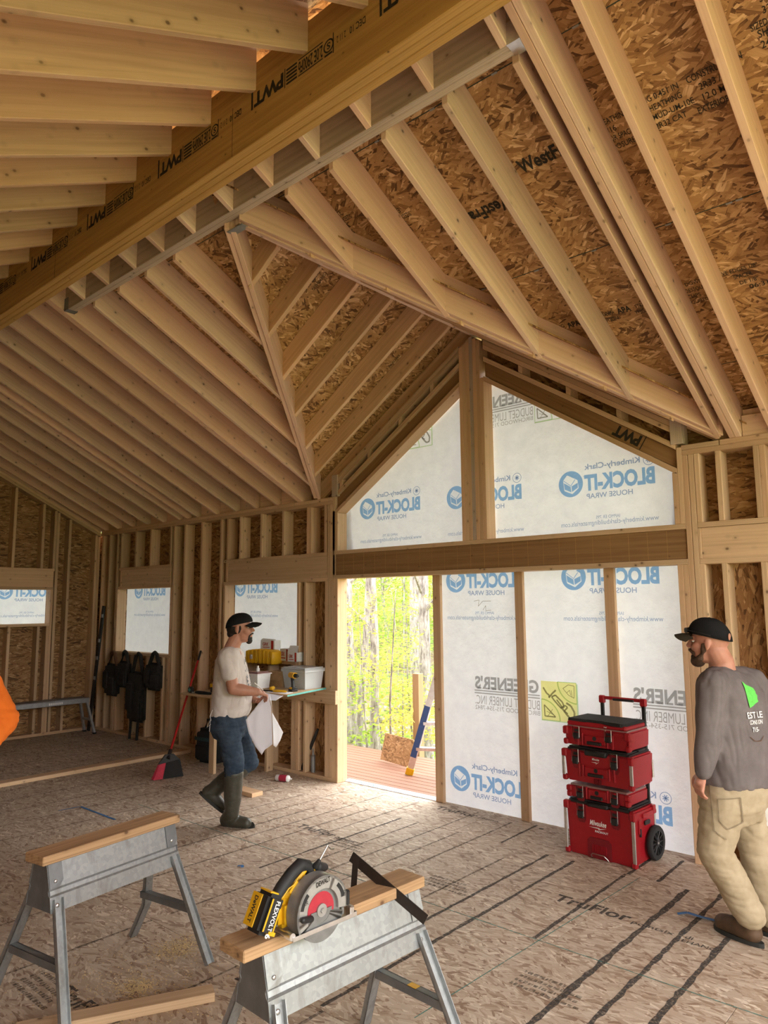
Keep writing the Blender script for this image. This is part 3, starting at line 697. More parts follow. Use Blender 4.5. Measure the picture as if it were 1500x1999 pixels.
def inpoly(poly, u, v):
    c = False; n = len(poly)
    for i in range(n):
        (a, b), (d, e) = poly[i], poly[i - 1]
        if (b > v) != (e > v) and u < (d - a) * (v - b) / (e - b) + a: c = not c
    return c
def brand(B, Nv, W, cx, cz, full=True):
    """one print motif centred on the house disc; u runs as on the inside face, so the words are mirrored"""
    def T(P, s, u0, v0, w, h, bold):
        vv, pp = text_mesh(s, bold); n = len(P.v); P.v += [(cx + u0 + w * (1 - x), cz + v0 + h * y) for x, y in vv]; P.f += [tuple(i + n for i in p) for p in pp]
    r = .109
    # disc with a house cut out: ring, then wedge fields around the box
    hexo = [(-.068, .035), (-.03, .078), (.062, .028), (.07, -.04), (.012, -.085), (-.06, -.052)]
    N = 48; ang = [2 * math.pi * k / N for k in range(N)]
    def edge(a):   # radius of the hexagon in direction a
        best = .05
        for (x0, y0), (x1, y1) in zip(hexo, hexo[1:] + hexo[:1]):
            d = math.cos(a) * (y1 - y0) - math.sin(a) * (x1 - x0)
            if abs(d) < 1e-9: continue
            t = (x0 * (y1 - y0) - y0 * (x1 - x0)) / d; s = (x0 * math.sin(a) - y0 * math.cos(a)) / d
            if t > 0 and -1e-6 <= s <= 1 + 1e-6: best = t
        return best
    for k in range(N):
        a, b = ang[k], ang[(k + 1) % N]; ea, eb = edge(a), edge(b)
        B.poly([(cx + ea * math.cos(a), cz + ea * math.sin(a)), (cx + r * math.cos(a), cz + r * math.sin(a)), (cx + r * math.cos(b), cz + r * math.sin(b)), (cx + eb * math.cos(b), cz + eb * math.sin(b))])
    B.poly([(cx - .062, cz + .015), (cx - .002, cz - .022), (cx + .003, cz - .068), (cx - .055, cz - .04)])
    B.poly([(cx + .006, cz - .020), (cx + .063, cz + .005), (cx + .062, cz - .036), (cx + .01, cz - .066)])
    B.line([(cx - .002, cz - .018), (cx + .04, cz + .034)], .006); B.line([(cx - .064, cz + .034), (cx - .004, cz - .012)], .005)
    T(B, 'BLOCK-IT', .122, -.075, .58, .137, .045); T(B, '®', .113, .045, .008, .012, 0)
    T(Nv, 'Kimberly-Clark', .126, .088, .465, .062, .018)
    Nv.ringf(cx + .66, cz + .117, .039, .044, 24)
    for a in range(0, 180, 45): Nv.line([(cx + .66 - .024 * math.cos(math.radians(a + 20)), cz + .117 - .024 * math.sin(math.radians(a + 20))), (cx + .66 + .024 * math.cos(math.radians(a + 20)), cz + .117 + .024 * math.sin(math.radians(a + 20)))], .008)
    T(Nv, 'HOUSE WRAP', .136, -.138, .387, .042, .012)
    if full: T(W, 'www.kimberly-clarkbuildingmaterials.com', -.10, -.367, .815, .05, .0); T(W, 'IAPMO ER 795', .21, -.308, .2, .026, .0)
def dealer(G, Y, Gr, D, x0, z0):
    """dealer panel: left end of the mirrored words at x0, baseline of the big word at z0"""
    def T(P, s, u0, v0, w, h, bold):
        vv, pp = text_mesh(s, bold); n = len(P.v); P.v += [(x0 + u0 + w * (1 - x), z0 + v0 + h * y) for x, y in vv]; P.f += [tuple(i + n for i in p) for p in pp]
    T(G, "GREENER'S", 0, 0, .64, .113, .035)
    # slab feet and caps on the big word
    for u in (.045, .13, .2, .275, .345, .42, .50): G.rect(x0 + u - .022, z0, x0 + u + .022, z0 + .014)
    G.rect(x0 - .006, z0 - .020, x0 + .648, z0 - .010); G.rect(x0 - .006, z0 - .042, x0 + .648, z0 - .032)
    T(G, 'BUDGET LUMBER INC.', 0, -.132, .645, .076, -.004); T(G, 'BIRCHWOOD 715-354-7842', 0, -.178, .645, .036, .0)
    a, b, c, d = x0 + .662, x0 + .98, z0 - .205, z0 + .108
    Gr.rect(a - .004, c - .008, b + .012, c); Gr.rect(b, c, b + .012, d - .01)
    Y.rect(a, c, b, d)
    def arc(cx, cz, r, a0, a1): return [(cx + r * math.cos(math.radians(t)), cz + r * math.sin(math.radians(t))) for t in range(a0, a1 + 1, 10)]
    Gr.line(arc(b, d, .165, 180, 270), .010); Gr.line(arc(a, c, .165, 0, 90), .010); Gr.line([(b - .165, d), (b, d), (b, d - .165)], .006); Gr.line([(a, c + .165), (a, c), (a + .165, c)], .006)
    # house in one corner, set square in the other
    D.line([(b - .118, d - .05), (b - .07, d - .018), (b - .018, d - .025), (b - .022, d - .12), (b - .07, d - .1), (b - .118, d - .05)], .005); D.line([(b - .088, d - .085), (b - .06, d - .06), (b - .05, d - .1)], .004); D.line([(b - .04, d - .11), (b - .045, d - .06)], .004)
    D.line([(a + .025, c + .12), (a + .028, c + .03), (a + .125, c + .03), (a + .025, c + .12)], .010); D.line([(a + .05, c + .025), (a + .1, c + .09)], .004); D.line([(a + .11, c + .045), (a + .045, c + .07)], .004)
    # scrolled monogram across the diagonal
    m = lambda L: [(a + u, c + v) for u, v in L]
    D.line(m([(.02, .26), (.05, .215), (.075, .20), (.07, .18), (.10, .215), (.135, .245)]), .014)
    D.line(m([(.095, .19), (.13, .205), (.165, .175), (.19, .155), (.205, .12), (.185, .10), (.15, .13), (.115, .165), (.095, .19)]), .013); D.line(m([(.14, .17), (.19, .11)]), .012)
    D.line(m([(.17, .105), (.215, .13), (.235, .115), (.205, .085), (.235, .065)]), .012)
    D.line(m([(.225, .15), (.265, .13), (.295, .08), (.29, .035), (.255, .03), (.225, .06), (.19, .10)]), .016)
def printed(parent, motifs, dealers, keep, mapf, extra=None):
    B, Nv, W, G, Y, Gr, D = (Print() for _ in range(7))
    for cx, cz in motifs: brand(B, Nv, W, cx, cz)
    for x0, z0 in dealers: dealer(G, Y, Gr, D, x0, z0)
    if extra: extra(D)
    for P, m, nm in ((B, 'ink_blue', 'printed_logo'), (Nv, 'ink_navy', 'printed_lettering'), (W, 'ink_navy', 'printed_lettering'), (G, 'ink_grey', 'printed_lettering'), (Y, 'ink_yellow', 'printed_panel'), (Gr, 'ink_green', 'printed_border'), (D, 'ink_dark', 'printed_emblem')):
        off = {'printed_panel': 0.0, 'printed_border': .0006}.get(nm, .0012)
        P.clip(keep)
        if P.f: P.build(nm, (0, 0, 0), (1, 0, 0), (0, 0, 1), M[m], parent, lambda u, v, off=off: mapf(u, v, off))
mapy = lambda u, v, off: (u, YW - .002 - off, v)
mapx = lambda u, v, off: (XO - .0115 + off, u, v)
# patio opening
dr = struct('door_1', 'patio opening, left bay open, the other bays covered with printed house wrap')
pw = [(-4.19, -.01), (-1.86, -.01), (-1.86, 2.06), (-4.19, 2.06)]
wrap_sheet('house_wrap', pw, dr)
def signature(D): D.line([(-3.757, 1.80), (-3.70, 1.81), (-3.71, 1.755), (-3.66, 1.80), (-3.575, 1.80)], .004); D.line([(-3.66, 1.72), (-3.63, 1.76), (-3.63, 1.715), (-3.575, 1.72)], .004)
printed(dr, [(-3.948, .23), (-3.955, 1.99), (-2.77, 1.99), (-2.772, .245)], [(-3.765, 1.03), (-2.315, 1.06 - .03)], lambda u, v: inpoly(pw, u, v), mapy, signature)
for x0, x1 in ((-4.19, -4.103), (-3.302, -3.222), (-2.489, -2.405)): bx('flat_stud', x0, x1, YO - .038, YO, 0, 2.046, M['pine'], dr)
part('threshold_wrap', lambda bm: add_box(bm, (-4.79, YO + .02, .004), (1.2, .10, .006)), M['wrap'], dr)
P = Print().text('BLOCK-IT', .1, .01, .3, .06, .03).text('HOUSE WRAP', .5, .02, .3, .04, .01); P.build('printed_lettering', (-5.3, YO - .02, .0085), (1, 0, 0), (0, 1, 0), M['ink_blue'], dr)
# gable lights
for i, (xi, xo) in enumerate(((-3.764, -5.386), (-3.496, -1.838))):
    g_ = struct('window_%d' % (4 + i), 'trapezoid gable light covered with printed house wrap')
    zz = lambda x: 3.852 - SD * abs(x - DX) + .03
    pg = sorted([xi, xo]); pg = [(pg[0] - .03, 2.33), (pg[1] + .03, 2.33), (pg[1] + .03, zz(pg[1])), (pg[0] - .03, zz(pg[0]))]
    wrap_sheet('house_wrap', pg, g_)
    mot = [(-5.065, 2.765), (-3.93, 2.765)] if i == 0 else [(-3.93, 2.755), (-2.76, 2.755)]
    if i == 0: mot = [(-5.065, 2.765), (-3.93, 2.765)]
    printed(g_, mot, [(-5.19, 3.52)] if i == 0 else [(-3.735, 3.54)], lambda u, v: inpoly(pg, u, v), mapy)
    # an overlapping second layer at the outer edge
    lx = -5.386 if i == 0 else -1.84
    s2 = 1 if i == 0 else -1
    lp = [(lx - s2 * .02, 2.33), (lx + s2 * .115, 2.33), (lx + s2 * .09, 2.55), (lx + s2 * .085, 2.73), (lx + s2 * .07, 2.80), (lx - s2 * .02, 2.72)]
    bm = bmesh.new(); vs_ = [bm.verts.new((u, YW + .012 + .004 * k, z)) for k, (u, z) in enumerate(lp)]; bm.faces.new(vs_); obj('wrap_lap', bm_mesh(bm, 'lap'), M['wrap'], g_)
# framed windows
for i, (a, b, z0, z1, mot) in enumerate(((-9.888, -8.504, 1.142, 2.026, (-9.567, 1.995)), (-7.295, -5.985, 1.172, 2.026, (-7.195, 1.995)))):
    g_ = struct('window_%d' % (2 + i), 'window opening covered with printed house wrap')
    pg = [(a - .02, z0 - .02), (b + .02, z0 - .02), (b + .02, z1 + .02), (a - .02, z1 + .02)]; wrap_sheet('house_wrap', pg, g_)
    printed(g_, [mot], [(-9.30, 1.03)] if i == 0 else [], lambda u, v: inpoly(pg, u, v), mapy)
g_ = struct('window_1', 'window opening in the left wall covered with printed house wrap')
pg = [(W1a - .02, W1s - .02), (W1b + .02, W1s - .02), (W1b + .02, W1h + .02), (W1a - .02, W1h + .02)]; wrap_sheet('house_wrap', pg, g_, axis='x')
printed(g_, [(4.01, 1.995)], [], lambda u, v: inpoly(pg, u, v), mapx)

# ---------------------------------------------------------------- outside: deck, ground, forest
dk = struct('deck', 'reddish brown deck outside the opening')
def deckm():
    t = NT('deck_brown'); c = t.coords(); f = t.noise(t.map(c, (2, 40, 40)), 1.0, 3).outputs['Fac']
    return t.surf(t.bsdf(t.ramp(f, [(0.3, (0.20, 0.092, 0.055)), (0.7, (0.27, 0.13, 0.08))]), 0.6, 0, f, .1, .002))
M['deck'] = deckm()
y = YO + .085
for k in range(14):
    bx('deck_board', -9.5, -4.2 + 3.0 if k < 20 else 0, y, y + .098, -.065, -.04, M['deck'], dk, .004); y += .104
DKY = y
bx('rim_joist', -9.5, -1.2, DKY - .05, DKY - .01, -.32, -.066, M['deck'], dk)
def groundm():
    t = NT('forest_floor'); c = t.coords(False); a = t.noise(c, .8, 6, .65).outputs['Fac']; b = t.noise(c, 7.0, 5, .7).outputs['Fac']
    c1 = t.ramp(b, [(.3, (.10, .075, .05)), (.5, (.22, .17, .11)), (.62, (.33, .27, .19)), (.75, (.16, .22, .06))])
    c2 = t.ramp(b, [(.35, (.10, .20, .03)), (.6, (.24, .38, .05))])
    return t.surf(t.bsdf(t.mix(t.ramp(a, [(.48, (0, 0, 0)), (.58, (1, 1, 1))]), c1, c2), .9, 0, b, .6, .05))
M['ground'] = groundm()
def gz(x, y):
    d = math.hypot(x, y)
    return -0.95 + max(0, d - 11) * .075 + max(0, d - 24) * .16 + .22 * noise.noise(V(x * .35, y * .35, 0)) * min(1, max(0, d - 9) / 4)
bm = bmesh.new(); G = {}
n = 70
for i in range(n + 1):
    for j in range(n + 1):
        x = -52 + 104 * i / n; y = -45 + 104 * j / n
        G[i, j] = bm.verts.new((x, y, gz(x, y) if math.hypot(x, y) > 9 else -.95))
for i in range(n):
    for j in range(n): bm.faces.new((G[i, j], G[i + 1, j], G[i + 1, j + 1], G[i, j + 1]))
gr = obj('ground', bm_mesh(bm, 'ground', True), M['ground']); tag(gr, kind='structure')
def barkm():
    t = NT('grey_bark'); c = t.coords(); f = t.noise(t.map(c, (14, 14, 3)), 1.6, 5, .7).outputs['Fac']
    return t.surf(t.bsdf(t.ramp(f, [(.32, (.09, .075, .065)), (.5, (.27, .245, .225)), (.7, (.46, .44, .42))]), .9, 0, f, .7, .03))
M['bark'] = barkm()
def leafm(name, a, b):
    t = NT(name); oi = t.n('NewGeometry').outputs['Random Per Island']; col = t.ramp(oi, [(0, a), (1, b)])
    d = t.n('BsdfDiffuse', {'Color': col}).outputs[0]; r = t.n('BsdfTranslucent', {'Color': col}).outputs[0]
    return t.surf(t.n('MixShader', {0: .5, 1: d, 2: r}).outputs[0])
M['leaf_yellow'] = leafm('yellow_green_leaf', (.42, .42, .08), (.56, .47, .13)); M['leaf_green'] = leafm('fresh_green_leaf', (.25, .39, .07), (.40, .49, .11))
M['leaf_dark'] = leafm('mid_green_leaf', (.20, .36, .05), (.36, .52, .08))
def leaves(name, centres, count, spread, size, mat, parent, r):
    vs_, fs = [], []
    for _ in range(count):
        c = r.choice(centres); p = V(c[0] + r.gauss(0, spread), c[1] + r.gauss(0, spread), c[2] + r.gauss(0, spread * .45))
        a = V(r.uniform(-1, 1), r.uniform(-1, 1), r.uniform(-.35, .35)).normalized(); b = a.cross(V(r.uniform(-.5, .5), r.uniform(-.5, .5), 1)).normalized(); s = size * r.uniform(.6, 1.3)
        k = len(vs_); vs_ += [p - a * s, p + b * s * .45, p + a * s, p - b * s * .45]; fs.append((k, k + 1, k + 2, k + 3))
    me = bpy.data.meshes.new(name); me.from_pydata([tuple(v) for v in vs_], [], fs)
    o = obj(name, me, mat, parent); return o
tr = random.Random(11)
def dirp(px, dist):
    d = ray(px, 1250); d.z = 0; d.normalize(); p = d * dist; return V(p.x, p.y, gz(p.x, p.y))
def tree(px, dist, rad, lean, h, label, twigs=6):
    p = dirp(px, dist); t = thing('tree', label, 'tree', p)
    pts, rr = [], []
    for k in range(9): z = h * k / 8; pts.append((lean * z + .05 * math.sin(k * 1.7 + px), lean * .4 * z + .04 * math.cos(k * 2.1 + px), z - .15)); rr.append(rad * (.82 - .4 * k / 8) if k else rad * 1.0)
    part('trunk', lambda bm: add_tube(bm, pts, rr, 12), M['bark'], t, True)
    for k in range(twigs):
        z = tr.uniform(.25, .9) * h; a = tr.uniform(0, 6.28); L = tr.uniform(.6, 1.6)
        b0 = V(lean * z, lean * .4 * z, z); b1 = b0 + V(math.cos(a) * L * .6, math.sin(a) * L * .6, L * .5); b2 = b1 + V(math.cos(a + .4) * L * .5, math.sin(a + .4) * L * .5, L * .5)
        part('branch', lambda bm: add_tube(bm, [b0, b1, b2], [rad * .28, rad * .16, rad * .06], 6), M['bark'], t, True)
    return t
tree(832, 12.5, .13, -.015, 9, 'thick straight grey trunk behind the ladder'); tree(738, 11.5, .095, -.03, 9, 'slender knotted grey trunk rising from the deck edge')
tree(700, 12.2, .075, .05, 9, 'grey trunk leaning toward its neighbour by the jamb'); tree(684, 13.5, .11, -.01, 9, 'dark furrowed trunk close to the door jamb')
tree(812, 16, .15, .0, 10, 'brown shadowed trunk standing deep among the leaves'); tree(716, 17, .08, .03, 9, 'thin grey trunk far up the slope')
tree(668, 19, .12, -.02, 9, 'far trunk hidden by the door jamb'); tree(760, 21, .07, -.06, 9, 'thin slanting sapling trunk far up the slope'); tree(790, 24, .12, 0, 10, 'far pale trunk high on the slope'); tree(905, 14, .13, .02, 9, 'trunk behind the wrapped bay'); tree(600, 16, .13, .02, 9, 'trunk beyond the workbench wall')
k = 0
names = {'leaf_yellow': 'sapling with small yellow spring leaves', 'leaf_green': 'sapling with bright green spring leaves', 'leaf_dark': 'low bush with mid green leaves'}
for i in range(34):
    px = tr.uniform(610, 930); dist = 9.6 + 18 * (i / 34) ** .9; mat = tr.choice(['leaf_yellow', 'leaf_yellow', 'leaf_green', 'leaf_green', 'leaf_dark']); p = dirp(px, dist)
    h = tr.uniform(1.4, 3.0) if i < 10 else tr.uniform(2.5, 7)
    if mat == 'leaf_dark': h *= .4
    t = tag(empty('sapling', p), names[mat], 'sapling', 'saplings on the forest slope: ' + mat.split('_')[1])
    pts = [(0, 0, -.1), (.1 * tr.uniform(-1, 1), .1 * tr.uniform(-1, 1), h * .5), (.3 * tr.uniform(-1, 1), .3 * tr.uniform(-1, 1), h)]
    part('stem', lambda bm: add_tube(bm, pts, [.02, .014, .006], 6), M['bark'], t, True)
    cs = [(tr.gauss(0, .22 * h ** .5), tr.gauss(0, .22 * h ** .5), h * tr.uniform(.35, 1.0)) for _ in range(14)]
    leaves('foliage', cs, 700 if i < 20 else 900, .13 + .004 * dist, .028 + .0013 * dist, M[mat], t, tr)
bk = []
for _ in range(700):
    p = dirp(tr.uniform(560, 980), tr.uniform(20, 34)); bk.append((p.x, p.y, p.z + tr.uniform(.2, 8.5)))
ff = leaves('forest_foliage', bk, 40000, .47, .085, M['leaf_green'], None, tr); ff.data.materials.append(M['leaf_yellow'])
for p in ff.data.polygons: p.material_index = 1 if tr.random() < .35 else 0
tag(ff, 'mass of yellow and green spring leaves closing the forest behind the trunks', 'foliage', kind='stuff')
ug = []
for _ in range(260):
    p = dirp(tr.uniform(600, 930), tr.uniform(9, 24)); ug.append((p.x, p.y, p.z + .05))
tag(leaves('undergrowth', ug, 9000, .22, .05, M['leaf_green'], None, tr), 'low green undergrowth on the leaf littered slope', 'undergrowth', kind='stuff')
for i, (px, d, L) in enumerate(((770, 13, 1.6), (722, 15, 1.4), (800, 16, 1.2))):
    p = dirp(px, d); t = part('fallen_log', lambda bm: add_tube(bm, [(-L / 2, 0, .06), (0, .05, .08), (L / 2, .1, .06)], [.06, .065, .05], 10), M['bark'], None, True, mw=Matrix.Translation(p) @ Matrix.Rotation(.7 + .15 * i, 4, 'Z'))
    tag(t, ('longest', 'middle', 'shortest')[i] + ' fallen grey log on the forest slope', 'log')
# ================================================================ things on the floor
def rot_z(a): return Matrix.Rotation(a, 3, 'Z')
M['worn_wood'] = wood('worn_board', (0.50, 0.30, 0.14), (0.27, 0.145, 0.06), pink=0.0, vr=.03)
# ---------------------------------------------------------------- sawhorses
def sawhorse(label, near, far, Lb, near_over, kink):
    n_, f_ = V(*near, 0), V(*far, 0); d = (f_ - n_).normalized(); rz = math.atan2(-d.x, d.y); c = (n_ + f_) / 2
    t = thing('sawhorse', label, 'sawhorse', c, rz, 'galvanised folding sawhorses'); L = (f_ - n_).length; H = .69
    tb = bx('top_board', -.07, .07, -L / 2, L / 2, H - .04, H, M['worn_wood'], t, .004)
    for k in range(9):      # saw kerfs across the worn top
        y = -L / 2 + .06 + k * .075 * (1 + .3 * math.sin(k * 2.3)); sk = .05 * math.sin(k * 3.1)
        if abs(y) < L / 2 - .02: part('saw_kerf', lambda bm: add_box(bm, (0, y, H - .001), (.138, .003, .003), rot_z(sk)), M['black_print'], tb, mw=tb.matrix_local.inverted())
    b0, b1 = -L / 2 + near_over, L / 2 - .02
    for s in (-1, 1):
        prof = [(.052, H - .041), (.078, .545), (.070, .532), (.074, .520), (.086, .512), (.096, .455), (.092, .452), (.080, .512)]
        prof = [(.050, H - .041), (.077, .548), (.0705, .536), (.0765, .520), (.0865, .514), (.098, .452)]
        def side(bm):
            inner = [(x - .004, z) for x, z in prof]
            pts = prof + inner[::-1]
            add_poly(bm, [(s * x, b0, z) for x, z in pts], (0, b1 - b0, 0))
        part('side_rail', side, M['galv'], t)
        for y, k in ((b0 + .035, 0), (b1 - .035, 1)):
            part('corner_plate', lambda bm: add_poly(bm, [(s * .0535, y - .033, H - .042), (s * .0535, y + .033, H - .042), (s * .074, y + .033, .575), (s * .079, y + .012, .548), (s * .079, y - .033, .548)], (s * .003, 0, 0)), M['galv_dark'] if kink else M['galv'], t)
            part('rivet', lambda bm: add_ell(bm, (s * .0775, y - .005, .575), (.004, .008, .008), 10, 6), M['alu'], t, True)
            part('rivet', lambda bm: add_ell(bm, (s * .0985, y - .005, .478), (.005, .010, .010), 10, 6), M['alu'], t, True)
            # leg: a folded channel from rail to floor
            sy = -1 if k == 0 else 1; e = y + sy * .0; top = V(s * .082, e, .50); foot = V(s * .285, e + sy * .07, .0)
            mid = top.lerp(foot, .62)
            if kink and s < 0 and k == 1: mid += V(.035, .02, 0)
            def leg(bm):
                ax = V(0, 1, 0)
                for p, q in ((top, mid), (mid, foot)):
                    dd = (q - p).normalized(); sd = ax.cross(dd).normalized() * s
                    for w, o, th in ((.045, 0, .006), ):
                        P = [p - ax * .0225, p + ax * .0225, q + ax * .0225, q - ax * .0225]
                        add_poly(bm, P, -sd * th if s > 0 else sd * th * -1)
                    for o in (-.0225, .0195):
                        P = [p + ax * o, p + ax * (o + .003), q + ax * (o + .003), q + ax * o]
                        add_poly(bm, P, (sd * -.024))
            part('leg', leg, M['galv'], t)
        for y in (b0 + .002, b1 - .005):
            if s > 0: part('end_plate', lambda bm: add_poly(bm, [(-.052, y, H - .042), (.052, y, H - .042), (.099, y, .452), (-.099, y, .452)], (0, .003, 0)), M['galv_dark'], t)
    for y, sy in ((b0 + .035, -1), (b1 - .035, 1)):
        z = .255; f = (.50 - z) / .50; xw = .082 + (.285 - .082) * f; yy = y + sy * .07 * f
        br = part('cross_brace', lambda bm: (add_box(bm, (0, yy, z + .014), (2 * xw, .034, .004)), add_box(bm, (0, yy - .016, z), (2 * xw, .004, .032)), add_box(bm, (0, yy + .016, z), (2 * xw, .004, .032))), M['galv_dark'], t)
        if kink == 0 and sy > 0: part('warning_label', lambda bm: add_box(bm, (.02, yy, z + .0168), (.045, .03, .001)), M['yellow_plastic'], br)
    return t
shA = sawhorse('stained sawhorse with a bent leg standing in front of the floor plates', (-3.40, 1.475), (-3.515, 2.235), .77, .03, 1)
shB = sawhorse('cleaner sawhorse carrying the circular saw and steel square', (-2.035, 1.53), (-1.992, 2.40), .87, .085, 0)

# ---------------------------------------------------------------- circular saw
sx_ = -1.898                                             # plane of the blade, just off the board
cb = onx(626.4, 1775.7, sx_)
saw = thing('circular_saw', 'yellow and black cordless circular saw resting on the sawhorse board', 'circular saw', (sx_, cb.y, .69), -.05)
bz = max(.045, cb.z - .69)                               # height of the blade axle above the board
def disc(bm, cy, cz, r0, r1, a0, a1, x0, x1, n=40):
    A = [math.radians(a0 + (a1 - a0) * k / n) for k in range(n + 1)]
    for p, q in zip(A, A[1:]):
        P = [(x0, cy + r * math.cos(a), cz + r * math.sin(a)) for r, a in ((r0, p), (r1, p), (r1, q), (r0, q))]
        add_poly(bm, P, (x1 - x0, 0, 0))
    bmesh.ops.remove_doubles(bm, verts=bm.verts, dist=1e-5)
M['guard'] = flat('cast_magnesium', (.42, .42, .42), .42, .6); M['guard_dark'] = flat('worn_guard', (.24, .245, .25), .5, .6); M['blade_red'] = flat('red_blade_coating', (.42, .03, .05), .45)
M['grip'] = flat('saw_grip_black', (.02, .02, .022), .6)
part('base_plate', lambda bm: (add_box(bm, (-.062, .012, .0025), (.15, .285, .004)), add_box(bm, (.014, .012, .008), (.003, .285, .014)), add_box(bm, (-.062, .155, .008), (.15, .004, .014))), M['alu'], saw)
blade = part('blade', lambda bm: disc(bm, 0, bz, .0, .088, 0, 360, -.002, .000, 48), M['guard_dark'], saw)
part('blade_coating', lambda bm: disc(bm, 0, bz, .014, .058, 0, 360, .0002, .0014, 40), M['blade_red'], blade)
part('arbor_washer', lambda bm: (disc(bm, 0, bz, .007, .021, 0, 360, .001, .008, 24), add_cyl(bm, (.008, 0, bz), (.014, 0, bz), .0085, 6)), M['guard'], blade)
ug_ = part('upper_guard', lambda bm: (disc(bm, 0, bz, .070, .112, -8, 205, -.004, .012, 36), disc(bm, 0, bz, .104, .112, -8, 205, -.045, .012, 36), disc(bm, 0, bz, .0, .110, 0, 180, -.048, -.044, 36)), M['guard'], saw, True, 35)
for a in (150, 30): part('guard_slot', lambda bm: disc(bm, 0, bz, .088, .101, a - 16, a + 16, .0118, .0135, 10), M['black_plastic'], ug_)
part('lower_guard', lambda bm: (disc(bm, 0, bz, .040, .100, 188, 345, -.010, .006, 30), disc(bm, 0, bz, .0, .046, 180, 360, .002, .005, 20)), M['guard_dark'], saw, True, 35)
part('guard_lever', lambda bm: add_capsule(bm, (.014, -.055, bz - .01), (.022, -.095, bz + .0), .011, .010), M['black_plastic'], saw, True)
part('blade_bumper', lambda bm: add_box(bm, (.0, .098, bz - .03), (.012, .012, .026), bev=.003), M['guard_dark'], saw)
part('motor_housing', lambda bm: (add_cyl(bm, (-.045, -.01, bz + .01), (-.135, -.01, bz + .01), .048, 28), add_box(bm, (-.075, -.055, bz + .055), (.055, .11, .085), bev=.02, seg=3), add_box(bm, (-.075, -.10, bz + .0), (.05, .06, .09), bev=.015, seg=2)), M['yellow_plastic'], saw, True, 50)
part('gear_case', lambda bm: add_cyl(bm, (-.02, 0, bz), (-.055, 0, bz), .052, 28), M['guard'], saw, True, 40)
hp = [(-.150, .060), (-.142, .098), (-.112, .130), (-.072, .162), (-.034, .182), (-.004, .172), (.012, .145)]
def hnd(bm):
    P = [V(-.070, y, z + bz - .045) for y, z in hp]; add_tube(bm, P, [.021, .022, .0225, .0225, .023, .020, .018], 14, (1, 0, 0))
part('rear_handle', hnd, M['grip'], saw, True, 60)
def loop(bm):
    P = [V(-.070, y, z + bz - .045) for y, z in ((.010, .155), (.028, .130), (.015, .10), (-.045, .085), (-.075, .10))]
    add_tube(bm, P, [.017, .018, .019, .018, .014], 12, (1, 0, 0)); P = [V(-.070, y, z + bz - .045) for y, z in ((-.012, .168), (-.038, .140), (-.045, .10))]; add_tube(bm, P, [.013, .012, .013], 12, (1, 0, 0))
part('handle_bow', loop, M['yellow_plastic'], saw, True, 60)
part('handle_stripe', lambda bm: add_tube(bm, [V(-.0475, y, z + bz - .045) for y, z in ((-.138, .078), (-.128, .105), (-.10, .128), (-.078, .134), (-.058, .155), (-.04, .165))], .0022, 6), M['yellow_plastic'], saw, True)
part('trigger', lambda bm: add_box(bm, (-.047, -.080, bz + .082), (.004, .045, .010), Matrix.Rotation(.7, 3, 'X'), .003), M['yellow_plastic'], saw)
part('front_handle', lambda bm: (add_capsule(bm, (-.055, .035, bz + .118), (-.085, .09, bz + .095), .016, .014), add_capsule(bm, (-.05, .02, bz + .125), (-.04, .025, bz + .14), .012, .008)), M['grip'], saw, True)
part('hang_hook', lambda bm: add_tube(bm, [(-.045, .03, bz + .138), (-.04, .065, bz + .185), (-.05, .088, bz + .165), (-.055, .108, bz + .160)], .0026, 8), M['steel'], saw, True)
part('bevel_bracket', lambda bm: (add_cyl(bm, (-.13, -.125, .012), (.01, -.125, .012), .008, 12), add_cyl(bm, (-.02, -.130, .016), (.012, -.130, .016), .012, 12)), M['alu'], saw, True, 40); part('bevel_bracket', lambda bm: add_box(bm, (.0, .135, .02), (.03, .02, .035), bev=.004), M['alu'], saw)
part('depth_lever', lambda bm: add_box(bm, (.006, .115, bz + .01), (.02, .018, .05), bev=.005), M['black_plastic'], saw)
bat = part('battery', lambda bm: add_box(bm, (-.075, -.178, bz + .022), (.085, .070, .125), Matrix.Rotation(-.45, 3, 'X'), .012, 2), M['black_plastic'], saw, True, 40)
R_ = Matrix.Rotation(-.45, 3, 'X'); bc = V(-.075, -.178, bz + .022)
for o, sz in (((-.02, -.0365, 0), (.05, .004, .10)), ((.0, -.01, .064), (.06, .035, .006)), ((.0, .02, -.05), (.088, .03, .012)), ((.0435, -.02, .0), (.002, .007, .098)), ((.0435, .022, -.012), (.002, .006, .075)), ((-.0435, 0, .0), (.003, .05, .10))):
    part('battery_panel', lambda bm: add_box(bm, tuple(bc + R_ @ V(*o)), sz, R_, .001), M['yellow_plastic'], bat)
P = Print().text('FLEXVOLT', -.045, -.004, .09, .018, .02).text('6', .052, -.006, .014, .022, .03)
P.build('printed_lettering', bc + R_ @ V(.0445, 0, 0), R_ @ V(0, 0, -1), R_ @ V(0, 1, 0), M['white_print'], bat)
P = Print().text('DeWALT', -.04, -.008, .08, .018, .03); P.build('printed_lettering', bc + R_ @ V(-.02, -.039, 0), R_ @ V(0, 0, -1), R_ @ V(1, 0, 0), M['black_print'], bat)
P = Print().text('DEWALT', -.03, 0, .062, .017, .035); P.build('printed_lettering', (.0132, .0, bz + .084), (0, 1, .12), (0, -.12, 1), M['black_print'], ug_)
P = Print().text('XR', 0, 0, .024, .013, .0); P.build('printed_lettering', (.0132, -.088, bz + .036), (0, 1, .1), (0, -.1, 1), M['black_print'], ug_)
